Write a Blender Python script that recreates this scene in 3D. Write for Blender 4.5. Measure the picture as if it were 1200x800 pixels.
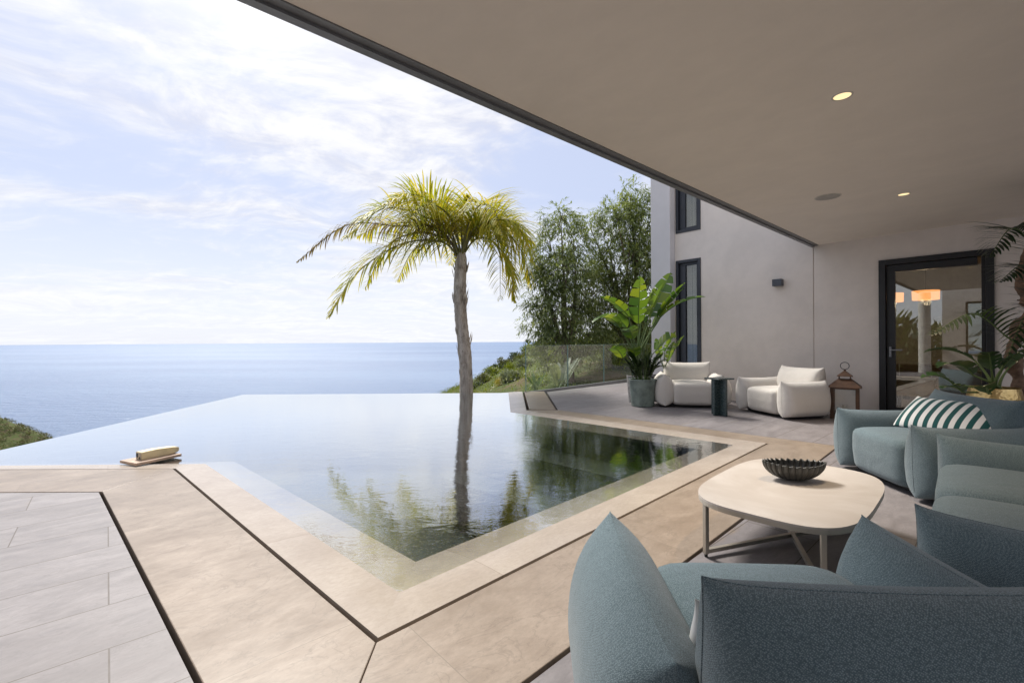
import bpy, bmesh, math, random
from mathutils import Vector, Matrix, noise
random.seed(7)
R = math.radians
for o in list(bpy.data.objects): bpy.data.objects.remove(o)
S = bpy.context.scene
COL = S.collection

# ------------------------------------------------------------------ camera
CAM_H = 1.2; F = 530.0; ROLL = R(0.35); HY = 400.4
cd = bpy.data.cameras.new('camera'); cam = bpy.data.objects.new('camera', cd); COL.objects.link(cam)
cd.sensor_width = 36.0; cd.lens = F / 1200 * 36.0
cd.clip_start = 0.05; cd.clip_end = 120000
cam.location = (0, 0, CAM_H)
cam.rotation_euler = (Matrix.Rotation(ROLL, 4, 'Y') @ Matrix.Rotation(R(90), 4, 'X')).to_euler()
S.camera = cam

# ------------------------------------------------------------------ world
SUN_AZ = R(-32); SUN_EL = R(51)
sdir = Vector((math.sin(SUN_AZ) * math.cos(SUN_EL), math.cos(SUN_AZ) * math.cos(SUN_EL), math.sin(SUN_EL)))
W = bpy.data.worlds.new('World'); S.world = W; W.use_nodes = True
nt = W.node_tree; nt.nodes.clear()
class G:
    """tiny node-graph helper"""
    def __init__(s, tree): s.t = tree
    def n(s, typ, ins=None, **kw):
        nd = s.t.nodes.new(typ)
        for k, v in kw.items(): setattr(nd, k, v)
        for k, v in (ins or {}).items():
            sock = nd.inputs[k]
            if isinstance(v, bpy.types.NodeSocket): s.t.links.new(v, sock)
            else:
                if hasattr(sock, 'default_value') and not isinstance(v, (int, float)) and len(v) == 3 and sock.type == 'RGBA': v = (*v, 1)
                sock.default_value = v
        return nd
    def m(s, op, a, b=0.0, c=0.0, clamp=False):
        nd = s.n('ShaderNodeMath', {0: a, 1: b, 2: c}, operation=op); nd.use_clamp = clamp; return nd.outputs[0]
    def vm(s, op, a, b=(0, 0, 0)):
        nd = s.n('ShaderNodeVectorMath', {0: a, 1: b}, operation=op)
        return nd.outputs['Value'] if op in ('DOT_PRODUCT', 'LENGTH') else nd.outputs[0]
    def mix(s, f, a, b, blend='MIX'):
        nd = s.n('ShaderNodeMix', data_type='RGBA', blend_type=blend)
        for i, v in ((0, f), (6, a), (7, b)):
            if isinstance(v, bpy.types.NodeSocket): s.t.links.new(v, nd.inputs[i])
            else: nd.inputs[i].default_value = v if isinstance(v, (int, float)) else (*v[:3], 1)
        return nd.outputs[2]
    def noise(s, vec, scale, detail=4, rough=.5, dist=0.0):
        return s.n('ShaderNodeTexNoise', {'Vector': vec, 'Scale': scale, 'Detail': detail, 'Roughness': rough, 'Distortion': dist}).outputs['Fac']
    def ramp(s, f, stops):
        nd = s.n('ShaderNodeValToRGB', {0: f}); cr = nd.color_ramp
        while len(cr.elements) < len(stops): cr.elements.new(.5)
        for e, (p, c) in zip(cr.elements, stops):
            e.position = p; e.color = (c, c, c, 1) if isinstance(c, (int, float)) else (*c, 1)
        return nd.outputs[0]
    def mr(s, v, a, b, c=0.0, d=1.0, smooth=True):
        return s.n('ShaderNodeMapRange', {'Value': v, 'From Min': a, 'From Max': b, 'To Min': c, 'To Max': d},
                   interpolation_type='SMOOTHSTEP' if smooth else 'LINEAR').outputs[0]
g = G(nt)
tc = g.n('ShaderNodeTexCoord').outputs['Generated']
dirn = g.vm('NORMALIZE', tc)
sep = g.n('ShaderNodeSeparateXYZ', {0: dirn}); dz = sep.outputs[2]
sky = g.n('ShaderNodeTexSky', sky_type='NISHITA', sun_disc=False, sun_elevation=SUN_EL, sun_rotation=SUN_AZ % (2 * math.pi),
          altitude=60, air_density=1.0, dust_density=1.2, ozone_density=1.5).outputs[0]
zz = g.m('ADD', g.m('MAXIMUM', dz, 0.0), .16)
plane = g.n('ShaderNodeCombineXYZ', {0: g.m('DIVIDE', sep.outputs[0], zz), 1: g.m('DIVIDE', sep.outputs[1], zz), 2: 0.0}).outputs[0]
def maprot(vec, rot, scl, loc=(0, 0, 0)):
    a = g.n('ShaderNodeMapping', {0: vec, 'Rotation': (0, 0, rot), 'Location': loc}).outputs[0]
    return g.n('ShaderNodeMapping', {0: a, 'Scale': scl}).outputs[0]
warp = g.n('ShaderNodeTexNoise', {'Vector': plane, 'Scale': .9, 'Detail': 3}).outputs['Color']
pw = g.vm('ADD', plane, g.vm('MULTIPLY', g.vm('SUBTRACT', warp, (.5, .5, .5)), (.9, .9, 0)))
big = g.noise(maprot(pw, R(-28), (.55, 1.15, 1), (.4, 1.7, 0)), 1.0, 6, .58)
streak = g.noise(maprot(pw, R(-34), (.8, 2.6, 1), (3, .6, 0)), 1.6, 7, .62)
puff = g.noise(maprot(pw, R(20), (1.0, 1.3, 1)), 7.0, 6, .62)
cl = g.m('ADD', g.m('MULTIPLY', big, .54), g.m('ADD', g.m('MULTIPLY', streak, .26), g.m('MULTIPLY', puff, .20)))
CL0, CL1 = .38, .58
def patch(x, z, k, amt):
    v = Vector((x, 1, z)).normalized()
    return g.m('MULTIPLY', g.m('POWER', g.m('MAXIMUM', g.vm('DOT_PRODUCT', dirn, tuple(v)), 0.0), k), amt)
bias = g.m('ADD', g.m('ADD', patch(.12, .36, 60, -.085), patch(-1.05, .42, 60, -.07)), g.m('ADD', patch(-.25, .52, 40, .10), patch(-.55, .22, 60, -.04)))
cl = g.m('ADD', cl, bias)
cmask = g.mr(cl, CL0, CL1)
hz = g.mr(dz, .0, .30, 1.0, 0.0)
skyc = g.vm('MULTIPLY', sky, (1.0, 1.0, 1.0))
blue = g.mix(.75, skyc, (6.2, 6.8, 8.8))
thick = g.mr(g.m('ADD', g.m('MULTIPLY', g.noise(maprot(pw, R(-30), (.7, 1.8, 1)), 2.6, 6, .65), .6), g.m('MULTIPLY', puff, .4)), .36, .60)
cloudc = g.mix(thick, (6.5, 6.7, 7.7), (8.75, 8.75, 8.9))
c1 = g.mix(g.m('MULTIPLY', cmask, .93), blue, cloudc)
c2 = g.mix(g.m('MULTIPLY', hz, .62), c1, (8.7, 8.9, 9.25))
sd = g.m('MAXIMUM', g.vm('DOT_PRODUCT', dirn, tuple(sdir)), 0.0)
glow = g.m('ADD', g.m('MULTIPLY', g.m('POWER', sd, 60), 46.0), g.m('MULTIPLY', g.m('POWER', sd, 14), 1.6))  # broad sun aureole above the frame, added to brighten the covered terrace
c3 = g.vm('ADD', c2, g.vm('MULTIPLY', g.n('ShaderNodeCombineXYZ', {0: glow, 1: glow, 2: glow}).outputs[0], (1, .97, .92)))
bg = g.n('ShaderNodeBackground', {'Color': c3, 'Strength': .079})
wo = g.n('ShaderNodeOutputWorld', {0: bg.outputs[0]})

# ------------------------------------------------------------------ sun and exposure
sl = bpy.data.lights.new('sun', 'SUN'); sun = bpy.data.objects.new('sun', sl); COL.objects.link(sun)
sl.energy = 3.6; sl.angle = R(14); sl.color = (1, .95, .87)
sun.rotation_euler = sdir.to_track_quat('Z', 'Y').to_euler()
S.render.engine = 'CYCLES'
S.view_settings.view_transform = 'Standard'; S.view_settings.look = 'None'
S.view_settings.exposure = 0.54; S.view_settings.gamma = 1.0
S.cycles.max_bounces = 12; S.cycles.diffuse_bounces = 6; S.cycles.transparent_max_bounces = 24
S.cycles.caustics_reflective = False; S.cycles.caustics_refractive = False

# ------------------------------------------------------------------ helpers
CR, SR = math.cos(ROLL), math.sin(ROLL)
def ray(px, py):
    """direction (Y = 1) seen at a photo pixel, used to survey the place"""
    x = (px - 600) / F; z = -(py - HY) / F
    return x * CR + z * SR, -x * SR + z * CR
def gp(px, py, z=0.0):
    x, dzz = ray(px, py); Y = (z - CAM_H) / dzz
    return Vector((x * Y, Y, z))
def at(px, py, Y):
    x, dzz = ray(px, py); return Vector((x * Y, Y, CAM_H + dzz * Y))

class MB:
    def __init__(s): s.v = []; s.f = []; s.mi = []; s.cur = 0
    def add(s, vs, fs):
        k = len(s.v); s.v += [tuple(v) for v in vs]
        for f in fs: s.f.append(tuple(i + k for i in f)); s.mi.append(s.cur)
    def box(s, c, d, rot=0, M=None):
        hx, hy, hz_ = d[0] / 2, d[1] / 2, d[2] / 2
        vs = [Vector((x, y, z)) for z in (-hz_, hz_) for y in (-hy, hy) for x in (-hx, hx)]
        if rot: vs = [Matrix.Rotation(rot, 3, 'Z') @ v for v in vs]
        if M: vs = [M @ v for v in vs]
        c = Vector(c)
        s.add([v + c for v in vs], [(0, 2, 3, 1), (4, 5, 7, 6), (0, 1, 5, 4), (2, 6, 7, 3), (0, 4, 6, 2), (1, 3, 7, 5)])
    def bar(s, a, b, w, h=None):
        a = Vector(a); b = Vector(b); h = h or w; d = (b - a); L = d.length; d.normalize()
        up = Vector((0, 0, 1)) if abs(d.z) < .95 else Vector((1, 0, 0))
        x = d.cross(up).normalized(); y = x.cross(d)
        M = Matrix((x, d, y)).transposed()
        s.box((a + b) / 2, (w, L, h), M=M)
    def prism(s, poly, z0, z1):
        n = len(poly)
        s.add([(p[0], p[1], z0) for p in poly] + [(p[0], p[1], z1) for p in poly],
              [tuple(range(n))[::-1], tuple(range(n, 2 * n))] + [(i, (i + 1) % n, n + (i + 1) % n, n + i) for i in range(n)])
    def tube(s, pts, rad, n=8, cap=True):
        pts = [Vector(p) for p in pts]; vs = []; fs = []
        prev = None
        for i, p in enumerate(pts):
            d = (pts[min(i + 1, len(pts) - 1)] - pts[max(i - 1, 0)]).normalized()
            if prev is None:
                up = Vector((0, 0, 1)) if abs(d.z) < .9 else Vector((0, 1, 0)); x = d.cross(up).normalized()
            else: x = (prev - d * prev.dot(d)).normalized()
            prev = x; y = d.cross(x)
            r = rad[i] if isinstance(rad, (list, tuple)) else rad
            for k in range(n):
                a = 2 * math.pi * k / n; vs.append(p + (x * math.cos(a) + y * math.sin(a)) * r)
        for i in range(len(pts) - 1):
            for k in range(n): fs.append((i * n + k, i * n + (k + 1) % n, (i + 1) * n + (k + 1) % n, (i + 1) * n + k))
        if cap: fs += [tuple(range(n))[::-1], tuple(range((len(pts) - 1) * n, len(pts) * n))]
        s.add(vs, fs)
    def lathe(s, prof, c=(0, 0, 0), n=32):
        vs = []; fs = []
        for r, z in prof:
            for k in range(n):
                a = 2 * math.pi * k / n; vs.append((c[0] + r * math.cos(a), c[1] + r * math.sin(a), c[2] + z))
        for i in range(len(prof) - 1):
            for k in range(n): fs.append((i * n + k, i * n + (k + 1) % n, (i + 1) * n + (k + 1) % n, (i + 1) * n + k))
        s.add(vs, fs)
    def rbox(s, c, d, p=6, n=12, fn=None):
        """puffy rounded box"""
        vs = []; fs = []; idx = {}
        def V(a):
            key = tuple(round(q, 5) for q in a)
            if key not in idx:
                nn = sum(abs(q) ** p for q in a) ** (1 / p)
                v = Vector([q / nn for q in a])
                v = Vector((v.x * d[0] / 2, v.y * d[1] / 2, v.z * d[2] / 2))
                if fn: v = fn(v)
                idx[key] = len(vs); vs.append(v + Vector(c))
            return idx[key]
        cs = [math.tan(math.pi / 4 * (2 * i / n - 1)) for i in range(n + 1)]
        for ax in range(3):
            for sg in (-1, 1):
                for i in range(n):
                    for j in range(n):
                        q = []
                        for (u, w) in ((i, j), (i + 1, j), (i + 1, j + 1), (i, j + 1)):
                            a = [0, 0, 0]; a[ax] = sg; a[(ax + 1) % 3] = cs[u]; a[(ax + 2) % 3] = cs[w]; q.append(V(a))
                        fs.append(tuple(q) if sg > 0 else tuple(q[::-1]))
        s.add(vs, fs)
    def pillow(s, L, H, T, gz, spow=8, ear=.02, sag=.012, nx=34, nz=26, base=0.0, M=None, lean=0.0, taper=0.0):
        """stitched slab cushion: length along x, height z, thickness y; seam round the rim with pointed corners"""
        ss = [math.sin(math.pi / 2 * (2 * i / nx - 1)) for i in range(nx + 1)]
        tt = [.5 - .5 * math.cos(math.pi * j / nz) for j in range(nz + 1)]
        vs = []; fr = {}; bk = {}
        for i, a in enumerate(ss):
            for j, t in enumerate(tt):
                w = T / 2 * max(0, 1 - abs(a) ** spow) ** .5 * gz(t)
                x = L / 2 * a * (1 - .05 * (1 - t) ** 4 - taper * (1 - t)) + ear * .5 * (1 if a > 0 else -1) * abs(a) ** 14 * t ** 10
                z = base + H * t + ear * abs(a) ** 10 * t ** 8 - sag * (1 - a * a) * t ** 3
                edge = i in (0, nx) or j in (0, nz)
                for sg in ((0,) if edge else (-1, 1)):
                    v = Vector((x, sg * w + lean * t, z))
                    if M: v = M @ v
                    vs.append(v)
                    if sg <= 0: fr[i, j] = len(vs) - 1
                    if sg >= 0: bk[i, j] = len(vs) - 1
        jj = [j for j in range(nz + 1) if tt[j] > .06]
        s.rim = [vs[fr[0, j]] for j in jj] + [vs[fr[i, nz]] for i in range(1, nx)] + [vs[fr[nx, j]] for j in jj[::-1]]
        fs = []
        for i in range(nx):
            for j in range(nz):
                q = ((i, j), (i + 1, j), (i + 1, j + 1), (i, j + 1))
                fs.append(tuple(fr[k] for k in q)); fs.append(tuple(bk[k] for k in q[::-1]))
        s.add(vs, fs)
    def build(s, name, mats, parent=None, smooth=False, auto=None):
        me = bpy.data.meshes.new(name); me.from_pydata(s.v, [], s.f)
        for m_ in (mats if isinstance(mats, (list, tuple)) else [mats]): me.materials.append(m_)
        me.polygons.foreach_set('material_index', s.mi)
        if smooth or auto: me.polygons.foreach_set('use_smooth', [True] * len(me.polygons))
        me.update()
        if auto: me.set_sharp_from_angle(angle=R(auto))
        o = bpy.data.objects.new(name, me); COL.objects.link(o)
        if parent: o.parent = parent
        return o
def bevel(o, w=.004, seg=2):
    b = o.modifiers.new('bevel', 'BEVEL'); b.width = w; b.segments = seg; b.limit_method = 'ANGLE'; b.angle_limit = R(40)
    return o
def tag(o, label=None, cat=None, group=None, kind=None):
    for k, v in (('label', label), ('category', cat), ('group', group), ('kind', kind)):
        if v: o[k] = v
    return o
def thing(name, label, cat, loc=(0, 0, 0), rz=0, group=None):
    o = bpy.data.objects.new(name, None); COL.objects.link(o); o.location = loc; o.rotation_euler = (0, 0, rz); o.empty_display_size = .1
    return tag(o, label, cat, group)
def dup(root, loc=None, rz=None, scale=None, label=None):
    kids = {}
    for o in bpy.data.objects:
        if o.parent: kids.setdefault(o.parent.name, []).append(o)
    def cp(o, par):
        c = o.copy(); COL.objects.link(c)
        if par: c.parent = par
        for ch in kids.get(o.name, []): cp(ch, c)
        return c
    r = cp(root, None)
    if loc is not None: r.location = loc
    if rz is not None: r.rotation_euler = (0, 0, rz)
    if scale is not None: r.scale = (scale,) * 3 if isinstance(scale, (int, float)) else scale
    if label: r['label'] = label
    return r

# ------------------------------------------------------------------ materials
def new(name):
    m = bpy.data.materials.new(name); m.use_nodes = True; m.node_tree.nodes.clear()
    return m, G(m.node_tree)
def out(g_, sh, disp=None):
    o = g_.n('ShaderNodeOutputMaterial'); g_.t.links.new(sh, o.inputs[0])
def pri(g_, **kw):
    al = {'col': 'Base Color', 'rough': 'Roughness', 'metal': 'Metallic', 'normal': 'Normal', 'spec': 'Specular IOR Level', 'sheen': 'Sheen Weight', 'emis': 'Emission Color', 'es': 'Emission Strength', 'coat': 'Coat Weight'}
    return g_.n('ShaderNodeBsdfPrincipled', {al[k]: v for k, v in kw.items()}).outputs[0]
def bump(g_, h, strength=.3, dist=.01):
    return g_.n('ShaderNodeBump', {'Height': h, 'Strength': strength, 'Distance': dist}).outputs[0]
def oco(g_): return g_.n('ShaderNodeTexCoord').outputs['Object']
def simple(name, col, rough=.6, metal=0.0, var=.12, scale=8.0, bs=.15, bd=.004, spec=.5):
    m, q = new(name); co = oco(q)
    n1 = q.noise(co, scale, 6, .6); n2 = q.noise(co, scale * 9, 3, .6)
    c = q.mix(q.mr(n1, .3, .7), tuple(x * (1 - var) for x in col), tuple(min(1, x * (1 + var)) for x in col))
    out(q, pri(q, col=c, rough=q.mr(n2, .2, .8, max(0, rough - .07), min(1, rough + .07)), metal=metal, spec=spec, normal=bump(q, q.m('ADD', n1, q.m('MULTIPLY', n2, .5)), bs, bd)))
    return m
def plaster(name, col, var=.05, str_=(1, 1, 1), bs=.25):
    m, q = new(name); co = oco(q)
    mp = q.n('ShaderNodeMapping', {0: co, 'Scale': str_}).outputs[0]
    a = q.noise(mp, .9, 6, .62, .6); b = q.noise(mp, 4.5, 6, .65, .3); c_ = q.noise(co, 90, 3, .6)
    f = q.m('ADD', q.m('MULTIPLY', a, .6), q.m('MULTIPLY', b, .4))
    c = q.mix(q.mr(f, .35, .65), tuple(x * (1 - var * 1.3) for x in col), tuple(x * (1 + var) for x in col))
    out(q, pri(q, col=c, rough=q.mr(b, .3, .7, .62, .82), spec=.3, normal=bump(q, q.m('ADD', b, q.m('MULTIPLY', c_, .35)), bs, .006)))
    return m
def tile_mat(name, c1, c2, ang, bw, bh, mort=.0035, mcol=(.12, .11, .105), vein=.35, rough=.5, grain=4.0, fr=1.0, rv=.1, bs=.35):
    m, q = new(name); co = oco(q)
    mp = q.n('ShaderNodeMapping', {0: co, 'Rotation': (0, 0, ang)}).outputs[0]
    br = q.n('ShaderNodeTexBrick', {'Vector': mp, 'Color1': (0, 0, 0, 1), 'Color2': (1, 1, 1, 1), 'Mortar': (.5, .5, .5, 1), 'Scale': 1.0, 'Mortar Size': mort,
                                    'Mortar Smooth': .1, 'Bias': 0.0, 'Brick Width': bw, 'Row Height': bh}, offset=.37, offset_frequency=2)
    rnd = q.n('ShaderNodeSeparateColor', {0: br.outputs['Color']}).outputs[0]
    # every slab shifts the veining so that it breaks at the joints
    sh = q.vm('ADD', mp, q.n('ShaderNodeCombineXYZ', {0: q.m('MULTIPLY', rnd, 17.0), 1: q.m('MULTIPLY', rnd, 9.0), 2: rnd}).outputs[0])
    st = q.n('ShaderNodeMapping', {0: sh, 'Scale': (fr, grain * fr, fr)}).outputs[0]
    n1 = q.noise(st, 1.6, 8, .62, .9); n2 = q.noise(st, 6.5, 8, .7, .4); n3 = q.noise(co, 60, 4, .6); n4 = q.noise(co, .55, 4, .55, .4)
    f = q.m('ADD', q.m('MULTIPLY', n1, .6), q.m('MULTIPLY', n2, .4))
    c = q.mix(q.mr(f, .32, .68), c1, c2)
    fine = q.noise(q.n('ShaderNodeMapping', {0: sh, 'Scale': (1, 2.2, 1)}).outputs[0], 26, 8, .78); pit = q.mr(q.noise(sh, 85, 3, .6), .62, .72)
    c = q.mix(q.mr(fine, .3, .7, 0, .34), c, tuple(x * .62 for x in c1))
    c = q.mix(q.m('MULTIPLY', pit, .28), c, tuple(x * .5 for x in c1))
    c = q.mix(q.m('MULTIPLY', q.mr(rnd, 0, 1, 0, 1, False), .30), c, tuple(x * .8 for x in c1))
    c = q.mix(q.m('MULTIPLY', q.mr(n4, .52, .72), .18), c, tuple(x * .72 for x in c1))
    vn = q.mr(q.m('ABSOLUTE', q.m('SUBTRACT', q.noise(st, 2.2, 7, .6, 1.6), .5)), 0, .018, 1, 0)
    c = q.mix(q.m('MULTIPLY', vn, vein), c, tuple(x * .62 for x in c1))
    br2 = q.n('ShaderNodeTexBrick', {'Vector': mp, 'Scale': 1.0, 'Mortar Size': .03, 'Mortar Smooth': 1.0, 'Bias': 0.0, 'Brick Width': bw, 'Row Height': bh}, offset=.37, offset_frequency=2).outputs['Fac']
    stain = q.m('MULTIPLY', q.m('MULTIPLY', br2, q.mr(q.noise(co, 1.1, 5, .6), .54, .66)), q.mr(q.noise(co, 7, 4, .6), .35, .6))
    c = q.mix(q.m('MULTIPLY', stain, .6), c, (.25, .185, .11))
    c = q.mix(br.outputs['Fac'], c, mcol)
    h = q.m('SUBTRACT', q.m('MULTIPLY', q.m('ADD', n2, q.m('MULTIPLY', n3, .4)), .25), br.outputs['Fac'])
    out(q, pri(q, col=c, rough=q.mr(n2, .25, .75, rough - rv, rough + rv), spec=.42, normal=bump(q, h, bs, .003)))
    return m
def fabric(name, c1, c2, sc=1.0):
    m, q = new(name); co = oco(q)
    wv = q.n('ShaderNodeTexVoronoi', {'Vector': q.n('ShaderNodeMapping', {0: co, 'Rotation': (.5, .4, .6), 'Scale': (1, 1, 1.4)}).outputs[0], 'Scale': 285 * sc, 'Randomness': .60})
    d = wv.outputs['Distance']; rnd = q.n('ShaderNodeSeparateColor', {0: wv.outputs['Color']}).outputs[0]
    n1 = q.noise(co, 2.2, 5, .6); n2 = q.noise(co, 700 * sc, 2, .6); n3 = q.noise(co, 5.0, 3, .5, .4)
    lum = q.m('ADD', q.m('MULTIPLY', q.mr(d, .12, .62, 1, 0), .72), q.m('MULTIPLY', rnd, .22))
    c = q.mix(lum, c1, c2)
    c = q.mix(q.mr(n1, .3, .7, 0, .16), c, tuple(x * .8 for x in c1))
    h = q.m('ADD', q.m('MULTIPLY', q.m('SUBTRACT', .6, d), 1.0), q.m('MULTIPLY', n2, .35))
    b1 = q.n('ShaderNodeBump', {'Height': n3, 'Strength': .35, 'Distance': .03}).outputs[0]
    b2 = q.n('ShaderNodeBump', {'Height': h, 'Strength': .4, 'Distance': .0035, 'Normal': b1}).outputs[0]
    out(q, pri(q, col=c, rough=.95, spec=.12, sheen=.25, normal=b2))
    return m
def leaf(name, cols, trans=.35, rough=.45, spec=.4):
    m, q = new(name)
    geo = q.n('ShaderNodeNewGeometry'); oi = q.n('ShaderNodeObjectInfo')
    rnd = geo.outputs['Random Per Island']; co = oco(q)
    f = q.m('ADD', q.m('MULTIPLY', rnd, .65), q.m('MULTIPLY', q.noise(co, 1.1, 3), .5))
    c = q.ramp(f, [(i / max(1, len(cols) - 1) * .8 + .1, k) for i, k in enumerate(cols)])
    p = pri(q, col=c, rough=rough, spec=spec)
    t = q.n('ShaderNodeBsdfTranslucent', {'Color': q.vm('MULTIPLY', c, (1.25, 1.2, .55))}).outputs[0]
    out(q, q.n('ShaderNodeMixShader', {0: trans, 1: p, 2: t}).outputs[0])
    return m
def fres(q, ior, nb=None):
    bf_ = q.n('ShaderNodeNewGeometry').outputs['Backfacing']
    i_ = q.m('ADD', q.m('MULTIPLY', q.m('SUBTRACT', 1.0, bf_), ior), q.m('MULTIPLY', bf_, 1 / ior))
    return q.n('ShaderNodeFresnel', {'IOR': i_, **({'Normal': nb} if nb else {})}).outputs[0]
def glass(name, tint=(.93, .97, .95), ior=1.5, boost=0.0, rough=0.0):
    m, q = new(name)
    fr = fres(q, ior)
    f = q.m('ADD', fr, boost, clamp=True)
    out(q, q.n('ShaderNodeMixShader', {0: f, 1: q.n('ShaderNodeBsdfTransparent', {0: tint}).outputs[0], 2: q.n('ShaderNodeBsdfGlossy', {0: (1, 1, 1, 1), 'Roughness': rough}).outputs[0]}).outputs[0])
    return m
ANG_A = math.atan2(.667, .745)
M_tile = tile_mat('grey_stone_tile', (.165, .149, .152), (.285, .262, .268), -ANG_A, 1.2, .4, mort=.0032, mcol=(.085, .068, .058), vein=.26, grain=2.6, bs=.12)
M_tan = tile_mat('limestone_slab', (.235, .182, .137), (.365, .295, .235), -ANG_A, 1.5, 1.9, .002, (.2, .16, .12), vein=.34, rough=.34, grain=1.9, fr=.75, rv=.05, bs=.06)
M_coping = tile_mat('coping_limestone', (.375, .315, .262), (.485, .422, .362), -ANG_A, 2.4, 3.0, .0015, (.25, .2, .16), vein=.0, rough=.25, grain=1.5, fr=.5, rv=.02, bs=.08)
M_wall = plaster('wall_render', (.71, .645, .59), .05)
M_pil = plaster('pilaster_render', (.62, .60, .61), .03)
M_ceil = plaster('ceiling_render', (.87, .80, .72), .03, (.8, 1.15, 1))
M_steel = simple('dark_steel', (.19, .195, .21), .45, .3, .1, 4)
M_black = simple('black_metal', (.018, .019, .022), .4, .3, .1, 6)
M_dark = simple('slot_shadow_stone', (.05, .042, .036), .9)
M_frame = simple('anthracite_frame', (.032, .036, .045), .38, .3, .08, 5)
M_teal = fabric('teal_weave', (.073, .109, .127), (.242, .318, .354))
M_cream = fabric('cream_boucle', (.60, .56, .51), (.74, .70, .645))
M_table = simple('champagne_metal', (.42, .385, .33), .38, .55, .06, 10, .05)
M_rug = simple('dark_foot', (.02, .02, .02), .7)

# ------------------------------------------------------------------ sea, terrain
sb = MB()
SEA = -60.0
sb.add([(-60000, 60, SEA), (60000, 60, SEA), (60000, 60000, SEA), (-60000, 60000, SEA)], [(0, 1, 2, 3)])
sb.add([(-60000, -2000, SEA), (-60, -2000, SEA), (-60, 60, SEA), (-60000, 60, SEA)], [(0, 1, 2, 3)])
m, q = new('sea_water'); co = q.n('ShaderNodeNewGeometry').outputs['Position']
w1 = q.noise(q.n('ShaderNodeMapping', {0: co, 'Rotation': (0, 0, R(25)), 'Scale': (.35, 1, 1)}).outputs[0], .10, 7, .62)
w2 = q.noise(q.n('ShaderNodeMapping', {0: co, 'Rotation': (0, 0, R(10)), 'Scale': (.4, 1, 1)}).outputs[0], .9, 4, .6)
w3 = q.noise(q.n('ShaderNodeMapping', {0: co, 'Scale': (.3, 1, 1)}).outputs[0], .0022, 5, .6)
cap = q.mr(q.noise(q.n('ShaderNodeMapping', {0: co, 'Scale': (.35, 1, 1)}).outputs[0], .22, 5, .7), .70, .74)
col = q.mix(q.mr(w3, .35, .65), (.095, .16, .29), (.135, .21, .345))
col = q.mix(cap, col, (.75, .78, .8))
out(q, pri(q, col=col, rough=.38, spec=.28, normal=bump(q, q.m('ADD', w1, q.m('MULTIPLY', w2, .25)), 1.0, 5.0)))
sea = sb.build('sea', m); tag(sea, kind='structure')

def fbm(x, y, s=1.0, o=4): return noise.fractal(Vector((x * s, y * s, 3.1)), .9, 2.1, o)
def hill_z(X, Y):
    z = -1.0 + .46 * min(X, 3) + .10 * max(X - 3, 0)
    z -= .5 * max(0, Y - 52) + .0  * X
    z += .35 * fbm(X, Y, .12)
    k = min(1, max(0, (Y - 13) / 10)); near = min(z, -1.6 if X > -1 else -2.6)
    z = near * (1 - k) + z * k
    return max(z, SEA - 3)
tb = MB()
xs = [-140 + 4 * i for i in range(26)] + [-36 + 1.2 * i for i in range(66)] + [44 + 8 * i for i in range(14)]
ys = [-30 + 3 * i for i in range(13)] + [9 + 1.2 * i for i in range(50)] + [70 + 5 * i for i in range(24)]
tb.add([(x, y, hill_z(x, y)) for y in ys for x in xs], [(j * len(xs) + i, j * len(xs) + i + 1, (j + 1) * len(xs) + i + 1, (j + 1) * len(xs) + i) for j in range(len(ys) - 1) for i in range(len(xs) - 1)])
m, q = new('hill_soil'); co = q.n('ShaderNodeNewGeometry').outputs['Position']
n1 = q.noise(co, .5, 6, .65); n2 = q.noise(co, 4, 5, .6)
c = q.mix(q.mr(n1, .36, .52), (.13, .10, .06), (.075, .095, .032)); c = q.mix(q.mr(n2, .62, .78), c, (.19, .135, .09))
out(q, pri(q, col=c, rough=.95, spec=.1, normal=bump(q, n2, .8, .2)))
M_soil = m
hill = tb.build('hillside', M_soil, smooth=True); tag(hill, kind='structure')
def head_z(X, Y):
    # ridge that runs down to the right, out in the bay
    p_ = 600 + X / Y * F; r = CAM_H - 252 / F * (86 + p_ * .44) - .55 * max(0, abs(Y - 252) - 3)
    return max(r + 1.2 * fbm(X, Y, .05), SEA - 4)
hb = MB(); xs = [-420 + 4 * i for i in range(48)]; ys = [150 + 5 * i for i in range(40)]
hb.add([(x, y, head_z(x, y)) for y in ys for x in xs], [(j * len(xs) + i, j * len(xs) + i + 1, (j + 1) * len(xs) + i + 1, (j + 1) * len(xs) + i) for j in range(len(ys) - 1) for i in range(len(xs) - 1)])
headland = hb.build('headland', M_soil, smooth=True); tag(headland, kind='structure')

# ------------------------------------------------------------------ pool, coping, paving
POOLZ = -.0115
outer = [Vector((-6.0, gp(0, 550).y, 0)), gp(206, 549), gp(443, 747), gp(898, 519.6), gp(617, 481), gp(612, 459)]
inner = [Vector((-6.0, gp(0, 539).y, 0)), gp(275, 535.5), gp(487, 648), gp(817, 521), gp(577, 484), gp(578, 459.5)]
cb = MB(); NP = 10
for k in range(len(outer) - 1):
    a0, a1, b0, b1 = outer[k], outer[k + 1], inner[k], inner[k + 1]
    for p in range(NP):
        p0, p1 = p / NP, (p + 1) / NP
        def P(A, B, t): v = A.lerp(B, t); return (v.x, v.y, -.05 * t * t)
        cb.add([P(a0, b0, p0), P(a1, b1, p0), P(a1, b1, p1), P(a0, b0, p1)], [(0, 1, 2, 3)])
    cb.add([(a0.x, a0.y, 0), (a1.x, a1.y, 0), (a1.x, a1.y, -.22), (a0.x, a0.y, -.22)], [(0, 3, 2, 1)])
    cb.add([(b0.x, b0.y, -.05), (b1.x, b1.y, -.05), (b1.x, b1.y, -.09), (b0.x, b0.y, -.09)], [(0, 1, 2, 3)])
coping = cb.build('pool_coping', M_coping); tag(coping, kind='structure')

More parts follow.
